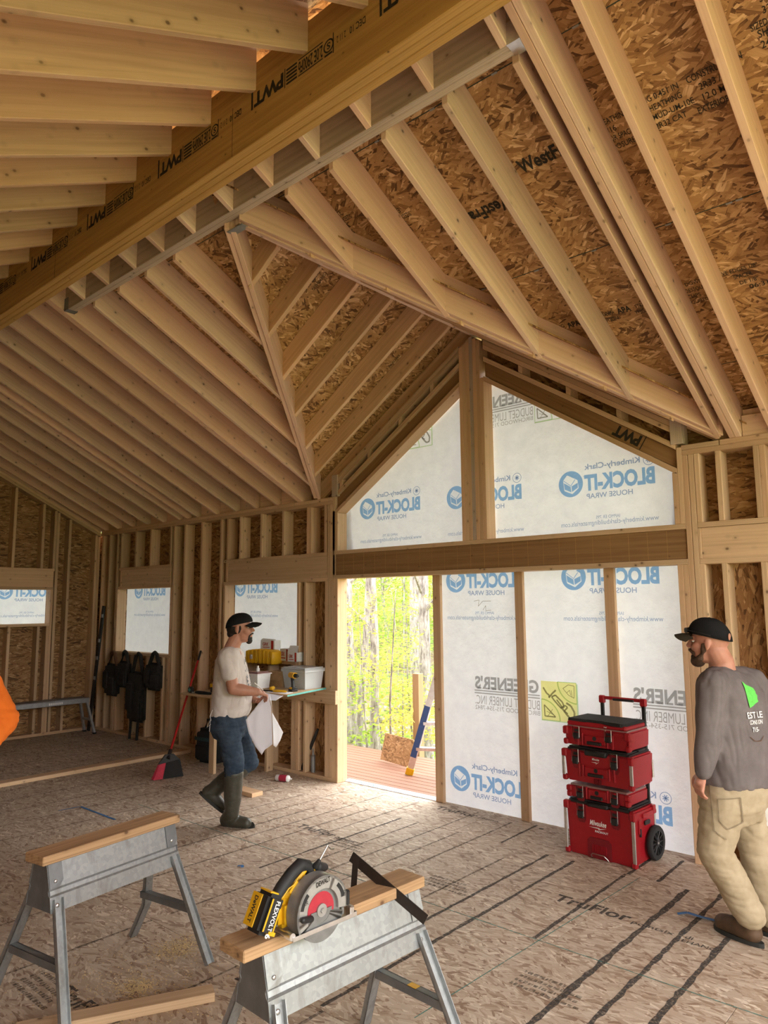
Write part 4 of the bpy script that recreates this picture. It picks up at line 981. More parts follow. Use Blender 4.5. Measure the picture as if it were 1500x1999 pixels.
P = Print().text('20', .003, .003, .014, .010, .02).line([(0, 0), (.02, 0), (.02, .017), (0, .017), (0, 0)], .0015); P.build('printed_lettering', (.0132, .082, bz + .022), (0, 1, .0), (0, 0, 1), M['black_print'], ug_)

# ---------------------------------------------------------------- steel framing square hooked over the board
M['old_steel'] = flat('brown_oxidised_steel', (.055, .045, .04), .45, .7)
p0 = onz(690, 1665, .80); p0 = onx(690, 1664, -2.02); pA = V(-2.05, 2.16, .69)
sq = thing('framing_square', 'dark steel framing square lying across the sawhorse board', 'framing square', (-1.99, 2.13, .69))
def square(bm):
    a, b = onx(690, 1663, -2.12) - V(-1.99, 2.13, .69), onx(836, 1787, -1.80) - V(-1.99, 2.13, .69)
    d = (b - a).normalized(); dn = V(0, 0, -1); dn = (dn - d * dn.dot(d)).normalized(); w = .042; n = d.cross(dn).normalized() * .0028
    add_poly(bm, [a, b, b + dn * w, a + dn * w], n)
    dn2 = V(.0, -.12, -1).normalized(); s = d * .028
    add_poly(bm, [a, a + s, a + s + dn2 * .13, a + dn2 * .13], n)
part('square_blades', square, M['old_steel'], sq)

# ---------------------------------------------------------------- stack of red tool boxes
RZ = math.radians(-3.6)
TO = V(-2.655, 4.962, 0)
def tloc(z): return V(TO.x, TO.y, z)
def latch(t, u, z, h=.085):
    l = part('latch', lambda bm: (add_box(bm, (u, -.014, z - h * .70), (.046, .020, h * .50), bev=.005), add_box(bm, (u, -.010, z - h * .28), (.034, .008, h * .2), bev=.002)), M['black_plastic'], t)
    part('latch_wire', lambda bm: add_tube(bm, [(u - .026, -.018, z - h * .8), (u - .026, -.018, z + .006), (u + .026, -.018, z + .006), (u + .026, -.018, z - h * .8)], .0024, 6), M['steel'], l, True)
    part('latch_ribs', lambda bm: [add_box(bm, (u - .012 + .006 * k, -.0085, z - h * .36), (.0025, .006, h * .14)) for k in range(5)] and None, M['red_plastic'], l).__setitem__('kind', 'stuff')
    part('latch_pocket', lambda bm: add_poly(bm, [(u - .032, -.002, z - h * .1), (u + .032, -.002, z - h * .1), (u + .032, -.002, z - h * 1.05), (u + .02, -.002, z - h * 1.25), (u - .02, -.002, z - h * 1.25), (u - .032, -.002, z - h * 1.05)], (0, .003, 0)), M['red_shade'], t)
M['red_shade'] = flat('red_plastic_shaded', (.20, .009, .014), .55, var=.06)  # darker copy of red plastic: shade of pockets, recess and vents painted in
def crate(name, label, z0, z1, u0, u1, dep, taper=.012, bars=False, bevel=.012):
    t = thing(name, label, 'tool box', tloc(z0), RZ); h = z1 - z0
    def body(bm):
        a = [V(u0 + taper, taper * .6, 0), V(u1 - taper, taper * .6, 0), V(u1 - taper, dep, 0), V(u0 + taper, dep, 0)]; b = [V(u0, 0, h), V(u1, 0, h), V(u1, dep, h), V(u0, dep, h)]
        add_loft(bm, [a, b])
    part('body', body, M['red_plastic'], t, bev=bevel)
    for u in (u0 + .004, u1 - .004):
        part('corner_cap', lambda bm: add_box(bm, (u, .006, h - min(.028, h * .28)), (.044, .044, min(.056, h * .5)), bev=.008), M['red_plastic'], t); part('corner_foot', lambda bm: add_box(bm, (u, .006, .02), (.038, .04, .04), bev=.008), M['red_plastic'], t)
        if bars:
            part('guard_bar', lambda bm: add_box(bm, (u + (.006 if u > .2 else -.006), -.008, h * .47), (.026, .010, h - .085), bev=.003), M['alu'], t)
            part('guard_bar', lambda bm: add_cyl(bm, (u, dep - .01, .04), (u, dep - .01, h - .06), .009, 10), M['alu'], t, True)
    return t
def handle_front(t, zc, w=.17, lbl=None):
    for s in (-1, 1): part('body_rib', lambda bm: add_box(bm, (.255 + s * .135, .002, zc), (.016, .016, .10 if zc > .045 else .07), bev=.004), M['red_plastic'], t)
    hp_ = part('handle_panel', lambda bm: add_box(bm, (.255, -.001, zc), (w, .016, .062), bev=.006), M['red_plastic'], t)
    part('handle_grip', lambda bm: add_box(bm, (.255, -.016, zc - .02), (w * .66, .016, .022), bev=.004), M['black_plastic'], hp_); part('lock_eye', lambda bm: add_cyl(bm, (.255, -.011, zc + .012), (.255, -.006, zc + .012), .015, 16), M['black_plastic'], hp_, True)
    for s in (-1, 1): part('panel_rib', lambda bm: add_box(bm, (.255 + s * (w / 2 + .012), -.004, zc), (.014, .018, .085), bev=.004), M['red_plastic'], hp_)
def script(P, s, u, v, w, h):
    P.text(s, u, v, w, h, .02, .18); P.poly([(u - .01, v - .014), (u + w * .62, v - .010), (u + w * .55, v - .018), (u + w * 1.02, v - .006), (u + w * .5, v - .026), (u + w * .56, v - .017)])
# rolling base
base = crate('rolling_tool_box', 'large red rolling tool box with wheel at the bottom of the stack', .0, .36, .0, .515, .335, bars=True)
part('lid', lambda bm: (add_box(bm, (.2575, .165, .368), (.47, .34, .032), bev=.012, seg=2), add_box(bm, (.2575, .005, .362), (.16, .05, .03), bev=.008)), M['black_plastic'], base, True, 40)
for u in (.125, .385): latch(base, u, .352, .10)
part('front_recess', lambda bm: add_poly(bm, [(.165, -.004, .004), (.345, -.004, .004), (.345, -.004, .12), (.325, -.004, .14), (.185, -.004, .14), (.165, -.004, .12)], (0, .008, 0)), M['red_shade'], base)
part('recess_ribs', lambda bm: [add_box(bm, (.205 + .0115 * k, -.006, .07), (.005, .008, .055)) for k in range(10)] and None, M['red_plastic'], base)['kind'] = 'stuff'
part('foot_bail', lambda bm: add_tube(bm, [(.20, -.012, .012), (.20, -.022, .028), (.215, -.03, .042), (.30, -.03, .042), (.325, -.022, .02), (.33, -.012, .004)], .0032, 8), M['steel'], base, True)
for u, s in ((-.012, -1), (.527, 1)):
    w = part('wheel', lambda bm: (disc2(bm, u)), M['black_rubber'], base, True, 40) if False else None
def wheel(u, s):
    c = V(u, .27, .115)
    def tyre(bm):
        rr = [(.080, -.018), (.108, -.018), (.115, -.009), (.115, .009), (.108, .018), (.080, .018)]; n = 36; R = []
        for k in range(n):
            a = 2 * math.pi * k / n; R.append([V(c.x + x, c.y + r * math.cos(a), c.z + r * math.sin(a)) for r, x in rr])
        R = [[bm.verts.new(p) for p in q] for q in R]
        for k in range(n):
            A, B = R[k], R[(k + 1) % n]
            for i in range(6): bm.faces.new((A[i], A[(i + 1) % 6], B[(i + 1) % 6], B[i]))
    w = part('wheel', tyre, M['black_rubber'], base, True, 40)
    part('rim', lambda bm: [add_box(bm, tuple(c + V(s * .004, .05 * math.cos(a), .05 * math.sin(a))), (.02, .064, .008), Matrix.Rotation(a, 3, 'X'), .002) for a in [math.radians(30 * k) for k in range(12)]] and None, M['black_plastic'], w)['kind'] = 'stuff'
    part('hub', lambda bm: add_cyl(bm, c - V(s * .016, 0, 0), c + V(s * .018, 0, 0), .022, 20), M['black_plastic'], w, True, 40); part('axle_cap', lambda bm: add_ell(bm, c + V(s * .019, 0, 0), (.004, .008, .008)), M['steel'], w, True)
wheel(.538, 1); wheel(-.024, -1)
sb = part('side_bracket', lambda bm: (add_box(bm, (.518, .23, .315), (.016, .20, .03), bev=.004), add_box(bm, (.516, .09, .25), (.012, .035, .09), bev=.004), add_box(bm, (.518, .30, .33), (.02, .04, .06), bev=.004)), M['red_plastic'], base)
part('side_clip', lambda bm: (add_box(bm, (.522, .19, .265), (.012, .075, .03), bev=.005), add_box(bm, (.522, .085, .215), (.012, .012, .055), bev=.003)), M['black_plastic'], sb)
for u in (.15, .475): part('handle_rail', lambda bm: add_box(bm, (u, .318, .70), (.028, .018, .72), bev=.004), M['black_plastic'], base)
part('handle_grip', lambda bm: (add_box(bm, (.3125, .318, 1.068), (.30, .026, .024), bev=.006), add_box(bm, (.15, .318, 1.056), (.046, .034, .056), bev=.007), add_box(bm, (.475, .318, 1.056), (.046, .034, .056), bev=.007)), M['red_plastic'], base)
part('grip_sleeve', lambda bm: add_box(bm, (.325, .310, 1.062), (.17, .024, .018), bev=.006), M['black_plastic'], base)
P = Print(); script(P, 'Milwaukee', .185, .222, .125, .036); P.text('PACKOUT', .225, .178, .10, .014, .03); P.build('printed_lettering', (0, .001, 0), (1, 0, 0), (0, 0, 1), M['white_print'], base)
# low organiser
o1 = crate('parts_organiser', 'slim red organiser box directly on the rolling base', .39, .472, .03, .485, .30, .006, bevel=.008)
M['smoke'] = flat('smoky_clear_plastic', (.30, .17, .16), .25, var=.1)
part('clear_lid', lambda bm: add_box(bm, (.2575, .15, .086), (.44, .29, .016), bev=.005), M['smoke'], o1)
for u in (.125, .39): latch(o1, u, .084, .085)
handle_front(o1, .045, .14)
# tool box
o2 = crate('tool_crate', 'deep red tool box with black lid in the middle of the stack', .502, .722, .0, .52, .335, bars=True)
part('lid', lambda bm: (add_box(bm, (.26, .168, .226), (.475, .33, .036), bev=.012, seg=2), add_box(bm, (.26, .0, .215), (.17, .05, .04), bev=.008), add_box(bm, (.46, .21, .24), (.09, .1, .02), bev=.006)), M['black_plastic'], o2, True, 40)
for u in (.10, .40): latch(o2, u, .225, .105)
handle_front(o2, .085, .18)
P = Print(); script(P, 'Milwaukee', .225, .165, .055, .016); P.build('printed_lettering', (0, -.0015, 0), (1, 0, 0), (0, 0, 1), M['white_print'], o2)
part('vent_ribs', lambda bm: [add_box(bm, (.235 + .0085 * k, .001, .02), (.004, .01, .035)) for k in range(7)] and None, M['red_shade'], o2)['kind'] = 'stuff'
# seat-topped organiser
o3 = crate('seat_organiser', 'red organiser box with a black padded top, topmost of the stack', .757, .884, .018, .508, .32, .008, bevel=.010)
part('clear_lid', lambda bm: add_box(bm, (.262, .16, .130), (.47, .30, .014), bev=.004), M['smoke'], o3)
part('red_lid', lambda bm: add_box(bm, (.258, .155, .150), (.462, .30, .034), bev=.010), M['red_plastic'], o3)
part('seat_pad', lambda bm: add_poly(bm, [(.03, .015, .160), (.17, .012, .160), (.20, .022, .160), (.30, .022, .160), (.33, .006, .160), (.46, -.004, .160), (.488, .03, .160), (.488, .30, .160), (.03, .30, .160)], (0, 0, .024)), M['black_rubber'], o3, bev=.006)
for u in (.115, .365): latch(o3, u, .128, .085)
handle_front(o3, .05, .17)
P = Print(); script(P, 'M', .325, .143, .02, .010); P.build('printed_lettering', (0, .0035, 0), (1, 0, 0), (0, 0, 1), M['white_print'], o3)
for u, s in ((.02, -1), (.506, 1)): part('side_rib', lambda bm: add_box(bm, (u, .04, .06), (.012, .07, .11), bev=.005), M['red_plastic'], o3)

# ---------------------------------------------------------------- boards, tape and litter on the floor
fp = bx('floor_plate', -7.955, -7.815, 2.2, 5.22, 0, .038, M['pine']); tag(fp, 'long two-by-six plate lying on the floor toward the wall corner', 'board')
d = (V(-2.924, 2.198, 0) - V(-3.226, 1.617, 0)).normalized()
fp = board('floor_plate', V(-3.33, 1.40, .019), V(-2.96, 2.13, .019), .089, .038, (1, 0, 0), M['pine']); tag(fp, 'short two-by-four plate lying between the two sawhorses', 'board')
fp = bx('wood_offcut', -5.98, -5.58, 4.40, 4.53, 0, .038, M['pine']); tag(fp, 'two-by-six offcut lying behind the man in boots', 'board')
def ribbon(name, pts, w, mat, label, cat, th=.0012):
    t = part(name, lambda bm: [add_poly(bm, [a + n * w / 2, a - n * w / 2, b - n * w / 2, b + n * w / 2], (0, 0, th)) for a, b, n in [(V(*p), V(*q), V(-(q[1] - p[1]), q[0] - p[0], 0).normalized()) for p, q in zip(pts, pts[1:])]] and None, mat, None); tag(t, label, cat); return t
ribbon('tape_strip', [(-6.52, 3.22, .002), (-5.91, 3.22, .002)], .022, M['blue_tape'], 'long blue tape strip stuck on the floor beyond the stained sawhorse', 'tape')
ribbon('tape_strip', [(-6.545, 3.03, .002), (-6.525, 3.21, .002)], .014, M['blue_tape'], 'short blue tape strip meeting the long strip at a corner', 'tape')
ribbon('tape_strip', [(-1.675, 4.40, .003), (-1.63, 4.43, .012), (-1.56, 4.425, .010), (-1.47, 4.445, .004)], .026, M['blue_tape'], 'crumpled blue strip beside the brown work shoe', 'tape')
ribbon('tape_scrap', [(-4.235, 3.225, .004), (-4.20, 3.24, .010), (-4.185, 3.225, .004)], .02, M['blue_tape'], 'tiny crumpled blue tape scrap on the open floor', 'tape')
for (x, y, L, a, lb) in ((-3.72, 3.35, .05, .8, 'dark wood chip on the floor behind the circular saw'), (-3.06, 5.30, .035, .2, 'small dark chip against the wrapped bay'), (-2.52, 2.62, .03, 1, 'dark wood crumb on the bare panel'), (-3.0, 2.30, .035, .3, 'dark splinter beside the sawhorse foot')):
    tag(part('wood_chip', lambda bm: add_poly(bm, [(-L / 2, -.006, 0), (L * .4, -.010, 0), (L / 2, .004, 0), (-L * .3, .008, 0)], (0, 0, .004)), M['old_steel'], None, mw=Matrix.Translation((x, y, .0005)) @ Matrix.Rotation(a, 4, 'Z')), lb, 'wood chip')
M['dust'] = flat('sawdust', (.62, .47, .24), .95)
def dust(c, n, sp, label):
    r = random.Random(int(c[0] * -100)); vs_, fs = [], []
    for _ in range(n):
        x, y = c[0] + r.gauss(0, sp[0]), c[1] + r.gauss(0, sp[1]); s = r.uniform(.002, .0055); a = r.uniform(0, 3); k = len(vs_); zz = r.uniform(.0025, .005)
        vs_ += [(x + s * math.cos(a), y + s * math.sin(a), .0018), (x - s * math.sin(a), y + s * math.cos(a), .0018), (x - s * math.cos(a), y - s * math.sin(a), .0018), (x + s * math.sin(a), y - s * math.cos(a), .0018), (x, y, zz)]
        fs += [(k, k + 1, k + 4), (k + 1, k + 2, k + 4), (k + 2, k + 3, k + 4), (k + 3, k, k + 4)]
    me = bpy.data.meshes.new('sawdust'); me.from_pydata(vs_, [], fs); tag(obj('sawdust', me, M['dust']), label, 'sawdust', kind='stuff')
a = onz(350, 1850); dust(a, 700, (.06, .07), 'heap of pale sawdust under the far end of the stained sawhorse')
a = onz(270, 1928); dust(a, 500, (.05, .04), 'smaller patch of sawdust by the short floor plate')
a = onz(260, 1945); dust(a, 900, (.25, .22), 'thin scatter of sawdust over the floor around the plate')
can = thing('spray_can', 'red and white spray can lying on the floor by the wall', 'spray can', (-5.83, 5.0, .033), math.radians(20))
M['can_red'] = flat('can_label_red', (.36, .03, .06), .35)
part('can_body', lambda bm: add_tube(bm, [(-.085, 0, 0), (-.08, 0, 0), (.055, 0, 0), (.06, 0, 0)], [.028, .032, .032, .028], 24), M['white_plastic'], can, True, 40); part('can_label', lambda bm: add_cyl(bm, (-.045, 0, 0), (.04, 0, 0), .0325, 24), M['can_red'], can, True, 40); part('can_nozzle', lambda bm: (add_tube(bm, [(.06, 0, 0), (.072, 0, 0), (.074, 0, 0)], [.026, .014, .012], 16), add_cyl(bm, (.074, 0, 0), (.09, 0, 0), .008, 12)), M['white_plastic'], can, True, 40); part('can_base', lambda bm: add_cyl(bm, (-.088, 0, 0), (-.084, 0, 0), .028, 24), M['steel'], can, True, 40)
# ================================================================ workbench corner and things along the wall
ZS = .93
shelf = thing('workbench', 'plywood workbench shelf with teal edge fixed to the studs by the opening', 'workbench')
M['ply'] = wood('plywood', (.52, .36, .19), (.40, .26, .13), pink=0, knots=.05); M['teal'] = flat('teal_edge_paint', (.10, .36, .33), .6)
top = prism('shelf_top', [(-6.36, 4.63, ZS - .018), (-5.36, 4.63, ZS - .018), (-5.52, WY - .003, ZS - .018), (-6.36, WY - .003, ZS - .018)], (0, 0, .018), M['ply'], shelf, .001)
part('edge_band', lambda bm: add_poly(bm, [(-5.359, 4.63, ZS - .017), (-5.519, WY - .004, ZS - .017), (-5.519, WY - .004, ZS - .001), (-5.359, 4.63, ZS - .001)], (.002, 0, 0)), M['teal'], shelf)
bx('ledger', -6.3, -5.345, WY - .040, WY - .002, ZS - .157, ZS - .02, M['pine'], shelf)
bx('shelf_leg', -6.34, -6.30, 5.16, 5.25, 0, ZS - .018, M['pine'], shelf)
low = thing('low_bench', 'lower rough plank bench on a two-by-four leg behind the man in boots', 'workbench')
bx('plank_top', -7.28, -6.38, 4.69, WY - .003, .785, .805, M['ply'], low)
board('bench_leg', (-6.70, 4.745, 0), (-6.66, 4.72, .785), .089, .038, (1, 0, 0), M['pine'], low); bx('ledger', -7.28, -6.38, WY - .040, WY - .002, .69, .783, M['pine'], low)
# clear tote
def clearm():
    t = NT('clear_plastic'); c = t.coords(False); nz = t.noise(c, 12, 3).outputs['Fac']
    b = t.bsdf((.72, .74, .76), .25, 0, nz, .1, .004, .5); tr_ = t.n('BsdfTransparent', {'Color': (.9, .92, .93, 1)}).outputs[0]
    return t.surf(t.n('MixShader', {0: .42, 1: tr_, 2: b}).outputs[0])
M['clear'] = clearm()
def hollow(bm, w, d, h, th=.004, tp=.02):
    o0 = [V(-w / 2 + tp, -d / 2 + tp, 0), V(w / 2 - tp, -d / 2 + tp, 0), V(w / 2 - tp, d / 2 - tp, 0), V(-w / 2 + tp, d / 2 - tp, 0)]; o1 = [V(-w / 2, -d / 2, h), V(w / 2, -d / 2, h), V(w / 2, d / 2, h), V(-w / 2, d / 2, h)]
    i1 = [v * 1 + V(-math.copysign(th, v.x), -math.copysign(th, v.y), 0) for v in o1]; i0 = [v + V(-math.copysign(th, v.x), -math.copysign(th, v.y), th) for v in o0]
    R = [[bm.verts.new(p) for p in r] for r in (o0, o1, i1, i0)]
    for a, b in zip(R, R[1:]):
        for k in range(4): bm.faces.new((a[k], a[(k + 1) % 4], b[(k + 1) % 4], b[k]))
    bm.faces.new(R[0][::-1]); bm.faces.new(R[3])
tote = thing('storage_tote', 'clear plastic storage tote on the shelf beside the corner post', 'tote', (-5.695, 5.13, ZS), .03)
part('tub', lambda bm: hollow(bm, .34, .27, .19), M['clear'], tote); part('lid', lambda bm: (add_box(bm, (0, 0, .196), (.36, .29, .014), bev=.004), add_box(bm, (0, 0, .208), (.33, .26, .012), bev=.003)), M['clear'], tote); part('rim', lambda bm: [add_box(bm, (0, s * .138, .178), (.36, .012, .02), bev=.003) for s in (-1, 1)] + [add_box(bm, (s * .174, 0, .178), (.012, .28, .02), bev=.003) for s in (-1, 1)] and None, M['clear'], tote)
part('tote_contents', lambda bm: (add_box(bm, (-.03, .0, .05), (.2, .16, .09), bev=.01), add_box(bm, (.09, -.02, .03), (.08, .14, .05), bev=.01)), M['white_plastic'], tote)['kind'] = 'stuff'
bxx = thing('cardboard_box', 'open brown cardboard box on the shelf behind the drill', 'box', (-5.985, 5.11, ZS), .05)
part('carton', lambda bm: hollow(bm, .21, .24, .16, .004, 0), M['cardboard'], bxx); part('flap', lambda bm: add_poly(bm, [(.103, -.12, .159), (.103, .12, .159), (.112, .10, .10), (.112, -.10, .10)], (0, 0, .003)), M['cardboard'], bxx); part('flap', lambda bm: add_poly(bm, [(-.105, -.121, .159), (.105, -.121, .159), (.10, -.135, .07), (-.10, -.135, .07)], (0, -.003, 0)), M['cardboard'], bxx)
# drill
dr_ = thing('cordless_drill', 'yellow and black cordless drill standing on its battery on the shelf', 'drill', (-5.54, 4.86, ZS), math.radians(-15))
part('battery', lambda bm: (add_box(bm, (0, 0, .012), (.085, .07, .024), bev=.006), add_box(bm, (0, 0, .032), (.07, .055, .02), bev=.006)), M['black_plastic'], dr_, True, 40); part('battery_trim', lambda bm: add_box(bm, (.0, -.026, .03), (.055, .012, .024), bev=.005), M['yellow_plastic'], dr_); part('grip', lambda bm: add_tube(bm, [(0, 0, .035), (-.008, 0, .08), (-.016, 0, .13)], [.019, .017, .019], 12), M['grip'], dr_, True, 50)
part('motor_body', lambda bm: (add_cyl(bm, (-.055, 0, .155), (.045, 0, .155), .029, 20), add_cyl(bm, (-.068, 0, .155), (-.055, 0, .155), .024, 20)), M['yellow_plastic'], dr_, True, 40); part('chuck', lambda bm: (add_tube(bm, [(.045, 0, .155), (.085, 0, .155), (.10, 0, .155)], [.022, .02, .011], 18), add_cyl(bm, (.10, 0, .155), (.125, 0, .155), .0035, 8)), M['black_plastic'], dr_, True, 40); part('trigger', lambda bm: add_box(bm, (.012, 0, .118), (.014, .014, .026), bev=.004), M['black_plastic'], dr_)
# white bucket with smoky lid
bk_ = thing('storage_bin', 'small white plastic bin with lid on the shelf beside the papers', 'bin', (-6.06, 4.83, ZS), .1)
part('tub', lambda bm: hollow(bm, .19, .19, .15, .004, .012), M['white_plastic'], bk_); part('lid', lambda bm: (add_box(bm, (0, 0, .155), (.205, .205, .012), bev=.004), add_box(bm, (0, 0, .165), (.16, .16, .010), bev=.004)), M['smoke'], bk_); part('rim', lambda bm: add_box(bm, (0, 0, .146), (.21, .21, .010), bev=.003), M['white_plastic'], bk_)
tag(part('foam_cap', lambda bm: (add_cyl(bm, (0, 0, 0), (0, 0, .03), .02, 14), add_cyl(bm, (0, 0, .03), (0, 0, .055), .012, 12)), M['white_plastic'], None, True, 40, mw=Matrix.Translation((-6.06, 4.83, ZS + .17))), 'small white nozzle cap standing on the bin lid', 'cap')
tag(part('utility_knife', lambda bm: (add_tube(bm, [(-.07, 0, .012), (-.03, 0, .016), (.05, .008, .014), (.075, .012, .010)], [.008, .012, .011, .006], 10)), M['yellow_plastic'], None, True, mw=Matrix.Translation((-5.56, 4.70, ZS)) @ Matrix.Rotation(.3, 4, 'Z')), 'yellow utility knife lying at the shelf edge', 'knife')
tag(part('marker_pen', lambda bm: add_cyl(bm, (-.06, 0, .008), (.07, .01, .008), .007, 10), M['black_plastic'], None, True, mw=Matrix.Translation((-5.72, 4.685, ZS))), 'black marker lying beside the papers on the shelf', 'pen')
tag(part('small_tool', lambda bm: (add_box(bm, (0, 0, .018), (.04, .09, .036), bev=.01)), M['yellow_plastic'], None, True, 40, mw=Matrix.Translation((-5.79, 4.80, ZS)) @ Matrix.Rotation(.6, 4, 'Z')), 'small yellow tool lying between bin and drill', 'tool')
def sheetmesh(bm, c, w, d, th, curl):
    n = 8
    for i in range(n):
        a, b = i / n, (i + 1) / n; za, zb = curl * a * a, curl * b * b
        add_poly(bm, [(c[0] - w / 2, c[1] - d / 2 + d * a, c[2] - za), (c[0] + w / 2, c[1] - d / 2 + d * a, c[2] - za), (c[0] + w / 2, c[1] - d / 2 + d * b, c[2] - zb), (c[0] - w / 2, c[1] - d / 2 + d * b, c[2] - zb)], (0, 0, th))
tag(part('paper_sheet', lambda bm: sheetmesh(bm, (0, 0, .0), .28, -.24, .004, .05), M['paper'], None, mw=Matrix.Translation((-5.56, 4.63, ZS + .002)) @ Matrix.Rotation(.12, 4, 'Z')), 'stack of plan papers drooping over the shelf edge', 'papers')
# on the rough sill of the window
ZW = 1.172
yc = thing('tool_case', 'yellow ribbed plastic tool case standing in the window opening', 'case', (-6.46, 5.24, ZW - .035), .0)
def ycase(bm):
    for k in range(14):
        u = -.24 + .034 * k; h = .135 + .02 * math.sin(k / 13 * 3.1); add_box(bm, (u + .017, 0, h / 2), (.0345, .17 + .006 * (k % 2), h + .006 * (k % 2)), bev=.012)
part('case_shell', ycase, M['yellow_plastic'], yc, True, 50)['kind'] = 'stuff'
part('case_latch', lambda bm: (add_box(bm, (-.12, -.092, .07), (.045, .010, .05), bev=.003), add_box(bm, (-.12, -.098, .085), (.03, .008, .018), bev=.002)), M['alu'], yc)
for k, (nm, x, y, z, w, d_, h, a, lb) in enumerate((('screw_box', -6.44, 5.31, ZW + .115, .22, .10, .10, .1, 'white and red screw carton with raised flap on the yellow case'), ('screw_box', -6.16, 5.33, ZW, .16, .11, .13, -.1, 'red banded screw carton behind the yellow case'), ('screw_box', -5.99 - .005, 5.30, ZW, .15, .12, .10, .05, 'open white screw carton at the right end of the sill'))):
    t = thing(nm, lb, 'box', (x, y, z), a, 'screw cartons in the window')
    part('carton', lambda bm: add_box(bm, (0, 0, h / 2), (w, d_, h), bev=.002), M['white_plastic'], t); part('carton_band', lambda bm: add_box(bm, (w * .34, -.001, h / 2), (w * .16, d_ + .001, h * .96)), M['red_print'], t)
    P = Print().text('GRK', -w * .34, h * .4, w * .42, h * .36, .03).rect(-w * .34, h * .2, w * .16, h * .28); P.build('printed_lettering', (0, -d_ / 2 - .0015, 0), (1, 0, 0), (0, 0, 1), M['red_print'], t)
    if k != 1: part('carton_flap', lambda bm: add_poly(bm, [(-w / 2, -d_ / 2, h), (w / 2, -d_ / 2, h), (w / 2 - .01, -d_ / 2 + .03, h + .07 if k == 2 else h + .012), (-w / 2 + .01, -d_ / 2 + .03, h + .07 if k == 2 else h + .02)], (0, .003, 0)), M['white_plastic'], t)
# on the low bench
ZL = .805
ch = thing('battery_charger', 'yellow banded battery charger with cable on the low bench', 'charger', (-6.93, 5.0, ZL), .1)
part('charger_body', lambda bm: (add_box(bm, (0, 0, .035), (.22, .13, .07), bev=.01), add_box(bm, (0, .02, .13), (.13, .09, .13), bev=.02)), M['black_plastic'], ch, True, 40); part('yellow_band', lambda bm: add_box(bm, (0, -.004, .075), (.225, .128, .042), bev=.006), M['yellow_plastic'], ch); part('carry_bail', lambda bm: add_tube(bm, [(-.01, 0, .19), (-.03, 0, .24), (.0, .0, .28), (.03, 0, .25), (.02, 0, .19)], .004, 8), M['white_plastic'], ch, True)
tm = thing('tape_measure', 'black tape measure at the front of the low bench', 'tape measure', (-7.16, 4.76, ZL), .2)
part('tape_case', lambda bm: add_box(bm, (0, 0, .035), (.075, .045, .07), bev=.014, seg=3), M['black_plastic'], tm, True, 40); part('tape_badge', lambda bm: add_cyl(bm, (0, -.0235, .035), (0, -.0225, .035), .018, 18), M['teal'], tm, True, 40); part('tape_hook', lambda bm: add_box(bm, (.045, -.01, .008), (.02, .02, .012)), M['steel'], tm)
tag(part('tool_belt', lambda bm: (add_tube(bm, [(-.14, 0, .02), (0, -.04, .03), (.15, 0, .025), (.3, .03, .02)], [.02, .03, .03, .015], 8), add_box(bm, (.12, .04, .02), (.22, .1, .035), bev=.01)), M['black_cloth'], None, True, 50, mw=Matrix.Translation((-7.0, 4.775, ZL)) @ Matrix.Scale(.6, 4)), 'dark strap bundle lying on the low bench', 'strap')
# under the bench and against the wall
bg = thing('tool_bag', 'black soft tool bag standing under the low bench', 'bag', (-7.18, 5.08, 0), .1)
part('bag_body', lambda bm: add_box(bm, (0, 0, .19), (.34, .26, .38), bev=.05, seg=3), M['black_cloth'], bg, True, 60); part('bag_pocket', lambda bm: add_box(bm, (0, -.135, .13), (.25, .05, .18), bev=.02, seg=2), M['black_cloth'], bg, True, 60); part('bag_handle', lambda bm: add_tube(bm, [(-.1, -.02, .37), (-.07, -.02, .47), (.07, -.02, .47), (.1, -.02, .37)], .012, 8), M['black_cloth'], bg, True); part('bag_band', lambda bm: add_box(bm, (0, -.132, .27), (.3, .006, .04)), flat('dark_teal_webbing', (.02, .05, .055), .8), bg)
ht = thing('pry_bar', 'dark pry bar leaning in the stud bay under the workbench', 'pry bar', (-5.93, WY + .06, .038))
part('bar', lambda bm: add_tube(bm, [(-.03, 0, 0), (.06, .015, .18), (.17, .03, .40), (.19, .03, .44)], [.016, .018, .017, .013], 10), M['black_plastic'], ht, True); part('bar_claw', lambda bm: add_box(bm, (.02, .02, .19), (.05, .03, .03), bev=.006), M['old_steel'], ht)
tag(part('caulk_tube', lambda bm: add_tube(bm, [(0, 0, 0), (0, 0, .17), (0, 0, .175), (0, 0, .24)], [.024, .024, .012, .006], 14), M['guard_dark'], None, True, 40, mw=Matrix.Translation((-5.78, WY + .06, .038))), 'grey caulk tube standing in the stud bay beside the pry bar', 'tube')
# broom
brm = thing('broom', 'angled push broom with red handle leaning on the wall by the low bench', 'broom', (-6.87, 4.30, 0))
ptop = ony(392, 1272, 5.24) - V(-6.87, 4.30, 0); pbot = V(-.02, .04, .24)
part('handle', lambda bm: add_cyl(bm, pbot, pbot.lerp(ptop, .9), .0125, 12), M['red_paint'], brm, True); part('handle_grip', lambda bm: add_capsule(bm, pbot.lerp(ptop, .9), ptop, .0145, .0145), M['black_plastic'], brm, True)
dv = V(.25, 1, 0).normalized(); uv = (ptop - pbot).normalized()
part('head', lambda bm: (add_poly(bm, [pbot - dv * .05 + V(0, 0, .0), pbot + dv * .04, pbot + dv * .10 + V(0, 0, -.06), pbot - dv * .12 + V(0, 0, -.09)], V(.03, -.01, 0)), add_cyl(bm, pbot - uv * .06, pbot + uv * .05, .02, 12)), M['black_plastic'], brm)
